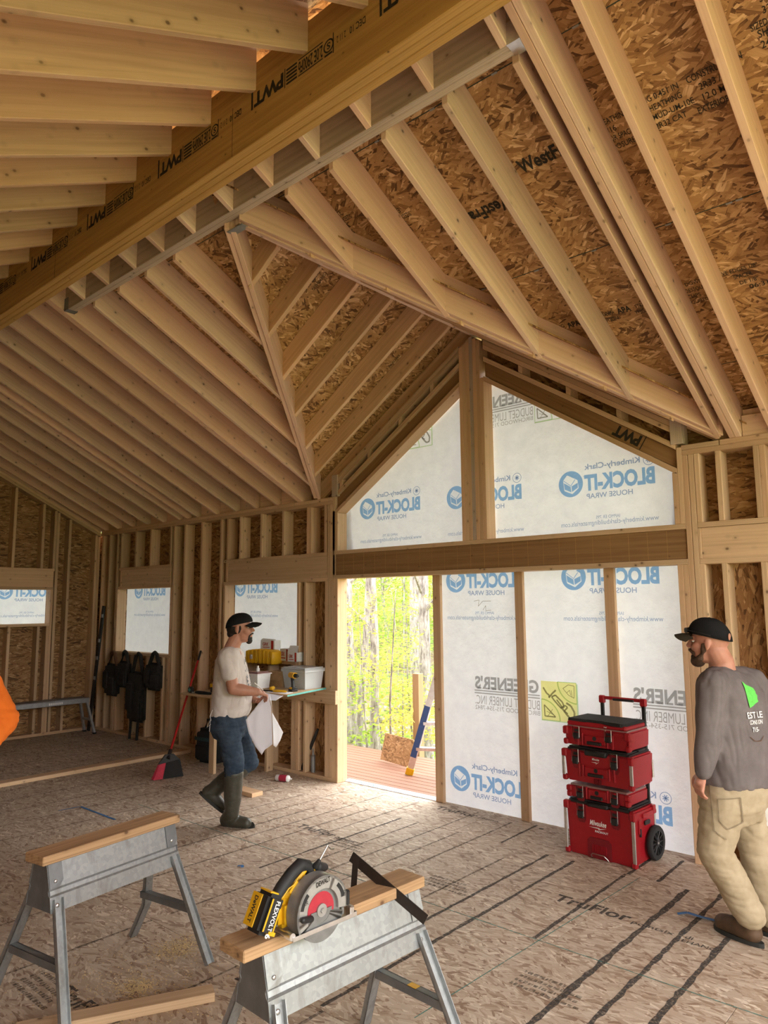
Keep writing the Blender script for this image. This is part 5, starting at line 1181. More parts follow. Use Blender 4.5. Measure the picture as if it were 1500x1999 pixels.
def bris(a0, a1, n):
    def f(bm):
        for k in range(n):
            t_ = a0 + (a1 - a0) * k / (n - 1); p = pbot + dv * (-.115 + .21 * t_) + V(.015, 0, -.09 + .028 * t_); q = V(p.x + .012, p.y, .004) + dv * (-.07 + .10 * t_)
            for s in (-.012, .012): add_cyl(bm, p + V(s, 0, 0), q + V(s * 1.6, 0, 0), .004, 5)
    return f
part('bristles', bris(.0, .30, 14), flat('red_bristle', (.55, .05, .09), .7), brm)['kind'] = 'stuff'; part('bristles', bris(.30, 1.0, 36), M['black_rubber'], brm)['kind'] = 'stuff'
# spirit level leaning in the corner
lv = thing('spirit_level', 'long black spirit level leaning in the room corner', 'level', (-10.28, 5.14, 0))
lt = ony(203, 1183, 5.20) - V(-10.28, 5.14, 0)
b_ = board('level_bar', V(0, 0, .01), lt, .062, .026, (1, 0, .0), M['black_plastic'], lv)
for f_ in (.1, .42, .58, .72, .92): p = V(0, 0, .01).lerp(lt, f_); part('level_vial', lambda bm: add_box(bm, p + V(.01, -.016, 0), (.05, .010, .05)), M['alu_dull'], lv)
# folding work platform
wp = thing('work_platform', 'folded aluminium work platform standing along the left wall', 'platform', (-10.16, 4.25, 0))
part('deck_plank', lambda bm: add_box(bm, (0, 0, .47), (.24, 1.55, .07), bev=.008), M['alu_dull'], wp); part('deck_tread', lambda bm: add_box(bm, (0, 0, .506), (.22, 1.5, .004)), M['galv_dark'], wp)
for sy in (-1, 1):
    for sx2 in (-1, 1): part('leg', lambda bm: add_poly(bm, [(sx2 * .10 - .02, sy * .72, .46), (sx2 * .10 + .02, sy * .72, .46), (sx2 * .15 + .02, sy * .83, 0), (sx2 * .15 - .02, sy * .83, 0)], (0, sy * .03, 0)), M['alu_dull'], wp); part('foot', lambda bm: add_box(bm, (sx2 * .15, sy * .845, .012), (.055, .04, .024), bev=.004), M['black_rubber'], wp)
    part('spreader', lambda bm: add_box(bm, (0, sy * .79, .2), (.26, .02, .03)), M['alu_dull'], wp)
P = Print()
for k in range(7): P.rect(.028 * k, 0, .028 * k + .02, .03)
P.build('printed_lettering', (.1215, .2, .452), (0, 1, 0), (0, 0, 1), M['white_print'], wp)
# tool belts hung below the corner window
M['dark_nylon'] = flat('dark_nylon', (.02, .019, .019), .85, var=.4); M['brown_leather'] = flat('brown_leather', (.10, .045, .02), .7)
def belt(label, px, py, w, h, straps, brown=False, pouches=2):
    p = ony(px, py, WY - .06); t = thing('tool_pouch', label, 'tool belt', (p.x, WY - .065, p.z), 0)
    r = random.Random(px)
    part('pouch', lambda bm: add_box(bm, (0, 0, -h * .62), (w, .09, h * .72), bev=.035, seg=3), M['dark_nylon'], t, True, 60)
    for k in range(pouches): part('pocket', lambda bm: add_box(bm, (-w * .25 + w * .5 * k, -.05, -h * (.62 + .12 * k)), (w * .44, .05, h * .42), bev=.02, seg=2), M['dark_nylon'], t, True, 60)
    part('hanger', lambda bm: add_tube(bm, [(-w * .35, 0, -h * .32), (-w * .12, .0, -.02), (0, 0, 0), (w * .14, 0, -.02), (w * .36, 0, -h * .32)], [.022, .026, .028, .026, .022], 8), M['brown_leather'] if brown else M['dark_nylon'], t, True, 60)
    for k, (u, L) in enumerate(straps): part('strap', lambda bm: add_tube(bm, [(u, 0, -h * .8), (u - .02, -.01, -h - L * .5), (u - .03, 0, -h - L)], [.02, .018, .015], 8), M['dark_nylon'], t, True, 60)
belt('tool belt with brown leather loop, hung nearest the room corner', 222, 1273, .34, .62, [], True); belt('black tool pouch hung under the window edge beside the leather belt', 245, 1272, .28, .50, [])
belt('black harness with long dangling straps hung under the window', 271, 1276, .40, .92, [(-.12, .42), (.06, .66)]); belt('compact black tool pouch hung at the far end from the corner', 303, 1274, .34, .50, [])
# ---------------------------------------------------------------- on the deck outside
M['osb_plain'] = osb('offcut_strand_board', [(.16, .08, .03), (.26, .14, .05), (.34, .19, .075), (.40, .235, .10), (.46, .28, .13), (.55, .37, .2)], 9, 50)
bp_ = board('osb_offcut', (-5.84, 6.53, .14), (-5.30, 6.40, .14), .30, .012, (.05, .25, 1), M['osb_plain']); bp_.location.z = .125; tag(bp_, 'strand board offcut standing on edge on the deck', 'board')
ld = thing('step_ladder', 'aluminium ladder with blue rail label leaning on the deck', 'ladder', (-5.14, 6.17, -.04))
a0 = V(0, 0, .03); a1 = onx(843, 1355, -5.14 + .35) - V(-5.14, 6.17, -.04)
dl = (a1 - a0).normalized(); a1 = a0 + dl * 1.75
for off, k in ((V(0, 0, 0), 0), (V(.40, .22, 0), 1)):
    rl = board('rail', a0 + off, a1 + off, .07, .028, (.87, .48, 0), M['alu'], ld)
    if k == 0:
        q0, q1 = a0 + dl * .18, a0 + dl * .78; lbm = board('rail_label', q0 + V(.0, -.0155, 0), q1 + V(.0, -.0155, 0), .064, .002, (.87, .48, 0), flat('blue_label', (.03, .07, .20), .5), ld, 0)
    board('rail_foot', a0 + off - dl * .03, a0 + off + dl * .05, .085, .045, (.87, .48, 0), M['yellow_plastic'], ld)
for k in range(5): p = a0 + dl * (.28 + .3 * k); board('rung', p, p + V(.40, .22, 0), .035, .035, dl, M['alu'], ld)
pp_ = dirp(815, 9.4); ps = board('fence_post', (pp_.x, pp_.y, pp_.z), (pp_.x, pp_.y, .9), .10, .10, (1, 0, 0), wood('weathered_post', (.42, .29, .15), (.32, .21, .10))); tag(ps, 'new timber post standing beyond the deck', 'post')
# ================================================================ people
from mathutils.bvhtree import BVHTree
def skinm(name, a, b):
    t = NT(name); c = t.coords(False); f = t.noise(c, 22, 3).outputs['Fac']
    return t.surf(t.bsdf(t.ramp(f, [(.3, a), (.7, b)]), .5, 0, f, .05, .002, .4, **{'Subsurface Weight': .12, 'Subsurface Radius': (.02, .008, .004)}))
M['skin1'] = skinm('tanned_skin', (.40, .185, .12), (.47, .23, .155)); M['skin2'] = skinm('ruddy_skin', (.46, .20, .14), (.53, .26, .18))
def clothm(name, a, b, scale=9, fine=260):
    t = NT(name); c = t.coords(False); f = t.noise(c, scale, 4, .6).outputs['Fac']; g = t.noise(c, fine, 2).outputs['Fac']
    return t.surf(t.bsdf(t.ramp(f, [(.3, a), (.7, b)]), .9, 0, g, .12, .001, .1))
M['tee'] = clothm('off_white_cotton', (.55, .49, .46), (.65, .59, .56)); M['jeans'] = clothm('blue_denim', (.022, .034, .055), (.058, .080, .112)); M['grey_knit'] = clothm('charcoal_knit', (.135, .115, .115), (.185, .16, .16))
M['khaki'] = clothm('khaki_canvas', (.33, .26, .165), (.45, .365, .25)); M['orange'] = clothm('orange_fleece', (.72, .15, .02), (.85, .20, .03)); M['cap_black'] = clothm('black_cap', (.010, .010, .011), (.018, .018, .019)); M['cap_brim'] = clothm('olive_brim', (.05, .042, .03), (.075, .062, .045))
M['boot_rubber'] = flat('olive_rubber', (.055, .052, .040), .42, var=.15); M['boot_dark'] = flat('dark_sole', (.022, .022, .020), .6); M['hair'] = flat('dark_hair', (.016, .011, .009), .7, var=.4, scale=140, bstr=.5); M['beard'] = flat('brown_beard', (.07, .035, .02), .8, var=.4, scale=160, bstr=.5); M['leather_boot'] = flat('brown_leather_boot', (.085, .048, .026), .6, var=.25)
M['eye_white'] = flat('eye_white', (.7, .68, .66), .3, var=.02); M['eye_dark'] = flat('eye_dark', (.02, .012, .01), .2)
def rig(G):
    v = V(G[0], G[1], 0).normalized()
    def j(px, py, off=0.0):
        d = ray(px, py); n = v; t = (V(G[0], G[1], 0).dot(n) + off - CAM.dot(n)) / d.dot(n); return CAM + d * t
    return v, j
def fold(amp, sx=7.0, sz=13.0, seed=0.0, tilt=.6):
    def f(co, n):
        q = V(co.x * sx + seed + co.z * tilt * 3, co.y * sx - co.z * tilt * 2, co.z * sz)
        a = noise.noise(q); b = noise.noise(q * 2.1 + V(3, 1, 7)); r = (1 - min(1, abs(a) * 2.4)) ** 2; r2 = (1 - min(1, abs(b) * 2.4)) ** 2
        return n * (amp * (.55 * noise.noise(q * .5) - .9 * r * .6 - .35 * r2 + .3))
    return f
def hand(bm, wrist, fdir, pn, tdir, curl=.5, L=1.0, spread=.10):
    """palm, four jointed fingers of unequal length and a thumb leaving the side of the palm"""
    f = fdir.normalized(); n = (pn - f * pn.dot(f)).normalized(); s = (tdir - f * tdir.dot(f) - n * tdir.dot(n)).normalized()
    for k in range(4):
        o = s * (.027 - .018 * k); add_capsule(bm, wrist + o * .5 + f * .005, wrist + o + f * (.082 * L), .015, .0125, 8)
    add_ell(bm, wrist + f * .045 * L, (.03, .03, .022), 10, 8)
    for k, (ln) in enumerate((.068, .076, .071, .055)):
        p = wrist + s * (.027 - .018 * k) + f * (.080 * L); d = (f + s * (spread * (1.2 - .8 * k))).normalized()
        for i, q in enumerate((.46, .30, .24)):
            a = curl * (1.0 if i else .75); d = (d * math.cos(a) + n * math.sin(a)).normalized(); r0 = .0098 - .001 * i - (.001 if k == 3 else 0); e = p + d * (ln * q * 1.05); add_capsule(bm, p, e, r0, r0 - .0008, 8); p = e
    p = wrist + s * .03 + f * .022; d = (f * .75 + s * .75 + n * .25).normalized()
    for i, q in enumerate((.038, .032, .026)):
        e = p + d * q; add_capsule(bm, p, e, .0125 - .0012 * i, .0115 - .0012 * i, 8); p = e; d = (d + n * (.35 * curl) + f * .25 - s * .25 * curl).normalized()
def head_parts(t, bm, c, f, u, cap, beard, hair, skin, brimmat, nose=1.0):
    f = f.normalized(); l = u.cross(f).normalized(); u = f.cross(l).normalized()
    Rm = Matrix((f, l, u)).transposed()
    def P(a, b, d): return c + f * a + l * b + u * d
    def E(b_, o, r): add_ell(b_, P(*o), r, 18, 12, Rm)
    E(bm, (-.012, 0, .028), (.099, .077, .098)); E(bm, (.026, 0, -.045), (.066, .058, .078)); E(bm, (.066, 0, -.104), (.026, .032, .022)); E(bm, (.03, 0, -.088), (.05, .05, .03))
    E(bm, (.078, 0, .024), (.016, .045, .013)); E(bm, (.076, 0, -.045), (.02, .038, .045))
    for s in (-1, 1): E(bm, (.056, s * .036, -.028), (.030, .026, .03)); E(bm, (-.008, s * .079, -.012), (.017, .008, .030)); E(bm, (-.004, s * .081, -.036), (.009, .007, .011)); E(bm, (.102, s * .011, -.030), (.010, .009, .008))
    add_capsule(bm, P(.090, 0, .012), P(.114, 0, -.024), .009, .0125, 10); E(bm, (.093, 0, -.060), (.012, .024, .007)); E(bm, (.091, 0, -.073), (.012, .022, .008))
    def after():
        for s in (-1, 1):
            e = part('eye', lambda b2: E(b2, (.0745, s * .031, .001), (.011, .012, .007)), M['eye_white'], t, True); part('iris', lambda b2: E(b2, (.0842, s * .031, .000), (.003, .0062, .0058)), M['eye_dark'], e, True)
            part('eyebrow', lambda b2: add_tube(b2, [P(.092, s * .014, .022), P(.091, s * .032, .027), P(.080, s * .048, .021)], [.004, .005, .003], 6), M['hair'], t, True)
            part('eyelid', lambda b2: E(b2, (.079, s * .031, .0075), (.0125, .0145, .0055)), skin, t, True)
        # cap: crown, band, bill, button
        def crown(b2):
            n, m = 30, 9; R = []
            for k in range(m + 1):
                a = math.pi / 2 * k / m * .97; R.append([P(-.008 + .112 * math.cos(a) * math.cos(q), .090 * math.cos(a) * math.sin(q), .030 + cap * math.sin(a) + .020 * math.cos(a) * max(0, math.cos(q)) - .030 * math.cos(a) * max(0, -math.cos(q)) * (1 - k / m)) for q in [2 * math.pi * i / n for i in range(n)]])
            add_loft(b2, R, False); Vs = [b2.verts.new(P(-.008, 0, .030 + cap))]
            last = list(b2.verts)[m * n:(m + 1) * n]
            for i in range(n): b2.faces.new((last[i], last[(i + 1) % n], Vs[0]))
        cr = part('cap_crown', crown, M['cap_black'], t, True, 60); sol = cr.modifiers.new('s', 'SOLIDIFY'); sol.thickness = .003; sol.offset = 1
        def bill(b2):
            n = 14; top, bot = [], []
            for k in range(n + 1):
                q = -1 + 2 * k / n; y = q * .078; arc = math.sqrt(max(0, 1 - (q * .98) ** 2)); x0 = .055 + .05 * arc; x1 = x0 + .022 + .058 * arc ** .7; z0 = .046 - .022 * q * q; z1 = z0 - .010 - .012 * q * q
                top.append((b2.verts.new(P(x0, y, z0)), b2.verts.new(P((x0 + x1) / 2, y, (z0 + z1) / 2 + .003)), b2.verts.new(P(x1, y, z1)))); bot.append((b2.verts.new(P(x0, y, z0 - .005)), b2.verts.new(P((x0 + x1) / 2, y, (z0 + z1) / 2 - .003)), b2.verts.new(P(x1, y, z1 - .005))))
            for a, b_ in zip(range(n), range(1, n + 1)):
                for i in (0, 1): b2.faces.new((top[a][i], top[b_][i], top[b_][i + 1], top[a][i + 1])); b2.faces.new((bot[a][i], bot[a][i + 1], bot[b_][i + 1], bot[b_][i]))
                b2.faces.new((top[a][2], top[b_][2], bot[b_][2], bot[a][2])); b2.faces.new((top[a][0], bot[a][0], bot[b_][0], top[b_][0]))
        part('cap_bill', bill, brimmat, t, True, 40); part('cap_button', lambda b2: E(b2, (-.008, 0, .031 + cap), (.008, .008, .004)), M['cap_black'], t, True)
        if hair:
            b2 = bmesh.new(); E(b2, (-.030, 0, -.005), (.086, .0795, .062)); E(b2, (-.062, 0, -.045), (.05, .062, .04))
            for s in (-1, 1): E(b2, (.018, s * .0705, .005), (.010, .006, .022))
            obj('hair', voxel(b2, .006, 2), M['hair'], t)
        b2 = bmesh.new()
        if beard == 'goatee':
            E(b2, (.074, 0, -.108), (.029, .030, .028)); E(b2, (.090, 0, -.086), (.013, .022, .012)); add_tube(b2, [P(.085, .034, -.068), P(.103, .018, -.050), P(.109, 0, -.047), P(.103, -.018, -.050), P(.085, -.034, -.068)], [.006, .007, .007, .007, .006], 8)
            for s in (-1, 1): add_capsule(b2, P(.086, s * .032, -.066), P(.078, s * .028, -.10), .007, .008, 8)
        else:
            E(b2, (.066, 0, -.112), (.040, .042, .034)); E(b2, (.084, 0, -.088), (.018, .034, .016)); add_tube(b2, [P(.072, .044, -.07), P(.103, .018, -.050), P(.108, 0, -.048), P(.103, -.018, -.050), P(.072, -.044, -.07)], [.010, .009, .008, .009, .010], 8)
            for s in (-1, 1): add_tube(b2, [P(.014, s * .069, -.008), P(.018, s * .066, -.05), P(.040, s * .052, -.09), P(.066, s * .03, -.112)], [.012, .016, .02, .022], 10)
        obj('beard', voxel(b2, .005, 2), M['beard'] if beard != 'goatee' else M['hair'], t)
    return P, after
def torso(bm, rings, f, l, n=28):
    """rings: (centre, half width along l, half depth along f)"""
    add_loft(bm, [[c + l * (hw * math.copysign(abs(math.cos(a)) ** .85, math.cos(a))) + f * (hd * math.copysign(abs(math.sin(a)) ** .9, math.sin(a))) for a in [2 * math.pi * k / n for k in range(n)]] for c, hw, hd in rings])
def chain(bm, pts, rr):
    for (a, b), (ra, rb_) in zip(zip(pts, pts[1:]), zip(rr, rr[1:])): add_capsule(bm, a, b, ra, rb_, 16)
def decal(name, P, origin, eu, ev, cast, mesh_obj, mat, parent, sc=1.0):
    P.v = [(u * sc, v * sc) for u, v in P.v]
    bvh = BVHTree.FromObject(mesh_obj, bpy.context.evaluated_depsgraph_get()) if False else BVHTree.FromPolygons([v.co.copy() for v in mesh_obj.data.vertices], [tuple(p.vertices) for p in mesh_obj.data.polygons])
    def mp(u, v):
        o = origin + eu * u + ev * v - cast * .4; h = bvh.ray_cast(o, cast, 1.0)
        return tuple(h[0] - cast * .007) if h[0] is not None else tuple(origin + eu * u + ev * v)
    return P.build(name, (0, 0, 0), (1, 0, 0), (0, 0, 1), mat, parent, mp)
Z = V(0, 0, 1)
# ---------------------------------------------------------------- man in white tee and rubber boots
G1 = (-5.0, 3.79); v1, j1 = rig(G1); pr1 = V(-v1.y, v1.x, 0) * -1
f1 = (pr1 * math.cos(math.radians(14)) - v1 * math.sin(math.radians(14))).normalized(); l1 = Z.cross(f1)
man = thing('person', 'man in white tee, blue jeans and olive rubber boots holding plans', 'person', (G1[0], G1[1], 0))
man.matrix_world  # parts are given in world space below, so the group root keeps its own offset
def sub(t): return Matrix.Translation(t.location).inverted()
def place(o, t): o.matrix_local = sub(t) @ o.matrix_local; return o
def finish(t):
    for ch in list(t.children): ch.matrix_local = sub(t) @ ch.matrix_local
hc = j1(469, 1226, 0); nb = j1(452, 1268, .0)
sk = bmesh.new()
hf = (f1 * 1.0 + Z * .03).normalized()
P1, after1 = head_parts(man, sk, hc, hf, Z, .092, 'goatee', True, M['skin1'], M['cap_black'])
rs, re, rw = j1(446, 1283, -.185), j1(455, 1345, -.26), j1(503, 1351, -.25)
ls, le, lw = j1(457, 1280, .185), j1(468, 1347, .22), j1(497, 1366, .02)
chain(sk, [hc + hf * -.02 - Z * .06, nb + Z * .01, nb - Z * .06], [.058, .062, .075]); chain(sk, [nb - Z * .06, j1(450, 1340), j1(448, 1390)], [.09, .10, .11])
chain(sk, [nb - Z * .05, rs, re, re.lerp(rw, .35), rw], [.06, .058, .047, .049, .031]); chain(sk, [nb - Z * .05, ls, le, le.lerp(lw, .35), lw], [.06, .056, .046, .047, .031])
hd = (j1(527, 1357, -.16) - rw); hand(sk, rw, hd, V(0, 0, -1) + v1 * .5, f1 * .3 + v1 * .7 + Z * .3, .95)
hand(sk, lw, (j1(516, 1370, -.06) - lw), V(0, 0, 1) - v1 * .4, f1 * .4 - v1 * .6 + Z * .4, .85)
obj('body', voxel(sk, .0055, 2, .4), M['skin1'], man); after1()
sh = bmesh.new()
torso(sh, [(j1(449, 1396), .175, .150), (j1(452, 1386), .182, .158), (j1(454, 1362), .180, .160), (j1(453, 1335), .178, .148), (j1(451, 1308), .185, .132), (j1(450, 1287), .180, .115), (j1(450, 1273), .12, .085), (j1(452, 1265), .075, .07)], f1, l1)
for s_, e_ in ((rs, re), (ls, le)): chain(sh, [nb - Z * .065, s_ - Z * .005, s_.lerp(e_, .55)], [.085, .088, .073])
shirt = obj('shirt', voxel(sh, .009, 3, .5, fold(.013, 8, 3.0, 3.0, .6)), M['tee'], man)
P = Print()
rr_ = random.Random(4)
for k in range(46):
    a, b = rr_.uniform(-.09, .09), rr_.uniform(-.12, .12); w = rr_.uniform(.004, .018); h = rr_.uniform(.01, .035); P.poly([(a, b), (a + w, b + h * .2), (a + w * .7, b + h), (a - w * .3, b + h * .8)])
decal('shirt_print', P, j1(476, 1318) + f1 * .2, l1, Z, -f1, shirt, flat('faded_dark_print', (.10, .11, .13), .9), man)
part('cord', lambda bm: add_tube(bm, [j1(415, 1386, -.1), j1(410, 1398, -.1), j1(414, 1412, -.1), j1(404, 1420, -.1), j1(411, 1405, -.1), j1(409, 1428, -.1)], .0025, 6), M['white_plastic'], man, True)
tw = bmesh.new()
rh, rk, ra_ = j1(442, 1410, -.10), j1(458, 1492, -.11), j1(453, 1585, -.08); lh, lk, la = j1(455, 1410, .10), j1(487, 1488, .10), j1(412, 1545, .10)
torso(tw, [(j1(447, 1386), .165, .135), (j1(446, 1400), .178, .150), (j1(446, 1420), .182, .150), (j1(447, 1440), .15, .12)], f1, l1)
chain(tw, [rh, rk, rk.lerp(ra_, .34)], [.105, .080, .068]); chain(tw, [lh, lk, lk.lerp(la, .34)], [.105, .080, .068])
obj('jeans', voxel(tw, .009, 3, .5, fold(.012, 4, 16, 8.0, .5)), M['jeans'], man)
def boot(t, knee, ankle, heel, toe, fl=1.0, name='rubber_boot'):
    d = (toe - heel).normalized(); up = (ankle - (heel + (toe - heel) * .3)).normalized(); b = bmesh.new()
    L = (toe - heel).length; s = d.cross(up).normalized(); up2 = s.cross(d)
    chain(b, [ankle.lerp(knee, .80), ankle.lerp(knee, .35), ankle, heel + d * (L * .22) + up2 * .06], [.079, .072, .058, .055])
    chain(b, [heel + d * (L * .20) + up2 * .055, heel + d * (L * .5) + up2 * .05, heel + d * (L * .80) + up2 * .042], [.055, .052, .045])
    bt = obj(name, voxel(b, .009, 3, .5, fold(.004, 12, 22, 1.0)), M['boot_rubber'], t)
    def sole(bm):
        pts = []
        for k in range(24):
            a = 2 * math.pi * k / 24; w = .050 + .008 * math.cos(a); pts.append(heel + d * (L * .5 + L * .52 * math.cos(a)) + s * (w * math.sin(a)))
        add_poly(bm, pts, up2 * .022)
    part('sole', sole, M['boot_dark'], bt, True, 40)
    return bt
boot(man, rk, ra_, V(-5.125, 3.735, .0), V(-4.84, 3.845, .0))
boot(man, lk, la, j1(389, 1549, .10), j1(436, 1588, .10))
ms = None
finish(man)
# plans held in the hand
def cloth_sheet(name, px, offs, mat, label, cat):
    pts = [j1(x, y, o) for (x, y), o in zip(px, offs)]; bm = bmesh.new(); vs_ = [bm.verts.new(p) for p in pts]; bm.faces.new(vs_); bmesh.ops.triangulate(bm, faces=bm.faces)
    for _ in range(3): bmesh.ops.subdivide_edges(bm, edges=bm.edges[:], cuts=1, use_grid_fill=True)
    for v in bm.verts: v.co += v1 * (.012 * noise.noise(V(v.co.x * 14, v.co.y * 14, v.co.z * 5)))
    o = obj(name, bm_mesh(bm, name, True), mat); m_ = o.modifiers.new('s', 'SOLIDIFY'); m_.thickness = .0012
    return tag(o, label, cat)
pl = cloth_sheet('plan_sheet', [(524, 1354), (505, 1373), (480, 1405), (486, 1432), (498, 1456), (511, 1474), (517, 1464), (532, 1453), (531, 1410), (529, 1380)], [-.15, -.17, -.2, -.2, -.2, -.19, -.18, -.17, -.16, -.15], flat('lavender_paper', (.62, .60, .66), .85, var=.04, scale=3), 'lavender-white folded plan sheet hanging from the hand of the man in boots', 'plan')
p2 = cloth_sheet('plan_sheet', [(526, 1353), (531, 1385), (533, 1420), (534, 1455), (539, 1459), (547, 1446), (553, 1430), (541, 1408), (531, 1390), (529, 1365)], [-.12, -.12, -.12, -.12, -.1, -.08, -.06, -.08, -.1, -.11], M['paper'], 'white printed plan sheet hanging behind the lavender sheet', 'plan')
tag(part('pencil', lambda bm: add_cyl(bm, j1(497, 1333, -.235), j1(514, 1347, -.23), .0038, 8), M['white_plastic'], None, True), 'pale carpenter pencil held above the plans', 'pencil')

# ---------------------------------------------------------------- man in charcoal shirt
G2 = (-1.30, 4.33); v2, j2 = rig(G2); pr2 = V(-v2.y, v2.x, 0)
f2 = (pr2 * math.cos(math.radians(36)) + v2 * math.sin(math.radians(36))).normalized(); l2 = Z.cross(f2)
m2 = thing('person', 'man in charcoal long-sleeved shirt, khaki work trousers and black cap', 'person', (G2[0], G2[1], 0))
hc = j2(1385, 1252, 0); nb = j2(1410, 1303, .02); hf = (pr2 * math.cos(math.radians(12)) + v2 * math.sin(math.radians(12)) + Z * .0).normalized()
sk = bmesh.new()
P2, after2 = head_parts(m2, sk, hc, hf, Z, .100, 'full', False, M['skin2'], M['cap_brim'])
rs, re, rw = j2(1466, 1336, .13), j2(1487, 1430, .16), j2(1492, 1512, .12)
ls, le, lw = j2(1393, 1340, -.14), j2(1384, 1438, -.20), j2(1372, 1510, -.23)
chain(sk, [hc - hf * .03 - Z * .05, nb + Z * .03, nb - Z * .06], [.064, .066, .08]); chain(sk, [nb - Z * .06, j2(1430, 1440), j2(1430, 1530)], [.09, .10, .11])
chain(sk, [nb - Z * .06, ls, le, lw], [.06, .055, .045, .031]); chain(sk, [nb - Z * .06, rs, re, rw], [.06, .055, .045, .031])
hand(sk, lw, j2(1362, 1548, -.23) - lw, v2 * .6 + pr2 * -.7, pr2 * .9 - v2 * .4, .75); hand(sk, rw, j2(1496, 1545, .12) - rw, -v2 + pr2 * -.3, pr2 * .9 + v2 * .2, .8)
obj('body', voxel(sk, .0055, 2, .4), M['skin2'], m2); after2()
part('sunglasses', lambda bm: (add_box(bm, P2(.112, .03, .062), (.014, .05, .03), Matrix((hf, Z.cross(hf), Z)).transposed(), .006), add_box(bm, P2(.112, -.03, .062), (.014, .05, .03), Matrix((hf, Z.cross(hf), Z)).transposed(), .006), add_tube(bm, [P2(.108, .055, .066), P2(.02, .096, .05), P2(-.03, .094, .035)], .0028, 6)), M['black_plastic'], m2)['kind'] = 'stuff'
part('cap_opening', lambda bm: add_ell(bm, P2(-.112, .018, .026), (.006, .030, .022), 16, 10, Matrix((hf, Z.cross(hf), Z)).transposed()), M['skin2'], m2, True)
sh = bmesh.new()
torso(sh, [(j2(1437, 1532), .195, .150), (j2(1436, 1520), .202, .158), (j2(1436, 1490), .198, .155), (j2(1433, 1450), .200, .150), (j2(1430, 1400), .210, .145), (j2(1427, 1350), .205, .130), (j2(1420, 1322), .15, .105), (j2(1411, 1306), .085, .08)], f2, l2)
chain(sh, [nb - Z * .07, ls, le, le.lerp(lw, .5), le.lerp(lw, .93)], [.095, .090, .066, .058, .046]); chain(sh, [nb - Z * .07, rs, re, re.lerp(rw, .93)], [.095, .090, .066, .046])
shirt = obj('shirt', voxel(sh, .009, 3, .5, fold(.015, 9, 2.4, 5.0, .5)), M['grey_knit'], m2)
bk2 = -f2; eu = -l2
cc = j2(1421, 1352, 0); cc = cc + bk2 * .1
eu2 = Z.cross(bk2).normalized() * 1.0                   # runs to the reader's right when seen from behind
Pg = Print()
tre = [(-.045, -.10), (-.055, -.02), (-.050, .06), (-.052, .115), (-.02, .085), (.02, .07), (.055, .055), (.062, .03), (.058, .01), (.07, -.005), (.064, -.03), (.072, -.055), (.03, -.07), (.0, -.085)]
N_ = 16
for a, b in zip(tre, tre[1:] + tre[:1]):
    for k in range(N_):
        s0, s1 = k / N_, (k + 1) / N_; c0 = (0, 0); Pg.poly([(a[0] * s0, a[1] * s0), (a[0] * s1, a[1] * s1), (b[0] * s1, b[1] * s1), (b[0] * s0, b[1] * s0)])
M['green_print'] = flat('lime_print', (.13, .60, .10), .8, var=.1, scale=60)
decal('shirt_print', Pg, cc + Z * .0, eu2, Z, -bk2, shirt, M['green_print'], m2, .64)
for Pw in (Print().text('EST LE', -.085, -.185, .175, .052, .012), Print().text('CONS ION', -.07, -.235, .15, .036, .012), Print().text('715-', -.045, -.295, .075, .038, .02)): decal('shirt_lettering', Pw, cc, eu2, Z, -bk2, shirt, M['white_print'], m2, .64)
for Pd in (Print().line([(-.08, -.33), (-.04, -.365), (.03, -.37), (.08, -.33)], .006), Print().line([(-.012, -.055), (.022, -.035)], .012)): decal('shirt_print', Pd, cc + bk2 * .002, eu2, Z, -bk2, shirt, M['brown_leather'], m2, .64)
tw = bmesh.new()
rh, rk, ra2 = j2(1452, 1560, .11), j2(1478, 1665, .10), j2(1512, 1795, .08); lh, lk, la2 = j2(1412, 1560, -.09), j2(1396, 1660, -.12), j2(1470, 1795, -.06)
torso(tw, [(j2(1435, 1515), .18, .14), (j2(1433, 1540), .192, .155), (j2(1431, 1570), .195, .155), (j2(1431, 1600), .16, .12)], f2, l2)
chain(tw, [lh, lk, lk.lerp(la2, .55), lk.lerp(la2, .93)], [.118, .092, .084, .078]); chain(tw, [rh, rk, rk.lerp(ra2, .55), rk.lerp(ra2, .93)], [.118, .090, .084, .08])
kh = obj('trousers', voxel(tw, .009, 3, .5, fold(.010, 5, 13, 2.0, 1.3)), M['khaki'], m2)
for o_, pts_ in ((0, [(-.06, .06), (.05, .07), (.055, -.06), (-.02, -.09), (-.06, -.05), (-.06, .06)]), (1, [(-.10, .13), (-.085, -.10), (-.03, -.14)])):
    Pp = Print()
    for (a, b), (c, d) in zip(pts_, pts_[1:]):
        for k in range(6): Pp.line([(a + (c - a) * k / 6, b + (d - b) * k / 6), (a + (c - a) * (k + 1) / 6, b + (d - b) * (k + 1) / 6)], .006)
    decal('pocket_seam', Pp, j2(1428, 1590, -.25), V(-v2.y, v2.x, 0) * -1, Z, v2, kh, flat('khaki_seam', (.25, .195, .125), .9), m2)
def shoe(t, ankle, heel, toe):
    d = (toe - heel).normalized(); L = (toe - heel).length; s = d.cross(Z).normalized(); b = bmesh.new()
    chain(b, [ankle + Z * .04, heel + d * (L * .25) + Z * .06], [.052, .052]); chain(b, [heel + d * (L * .2) + Z * .055, heel + d * (L * .55) + Z * .055, heel + d * (L * .82) + Z * .045], [.05, .05, .045])
    so = obj('work_shoe', voxel(b, .009, 2), M['leather_boot'], t)
    part('sole', lambda bm: add_poly(bm, [heel + d * (L * .5 + L * .52 * math.cos(2 * math.pi * k / 24)) + s * ((.048 + .008 * math.cos(2 * math.pi * k / 24)) * math.sin(2 * math.pi * k / 24)) for k in range(24)], Z * .022), M['boot_dark'], so, True, 40)
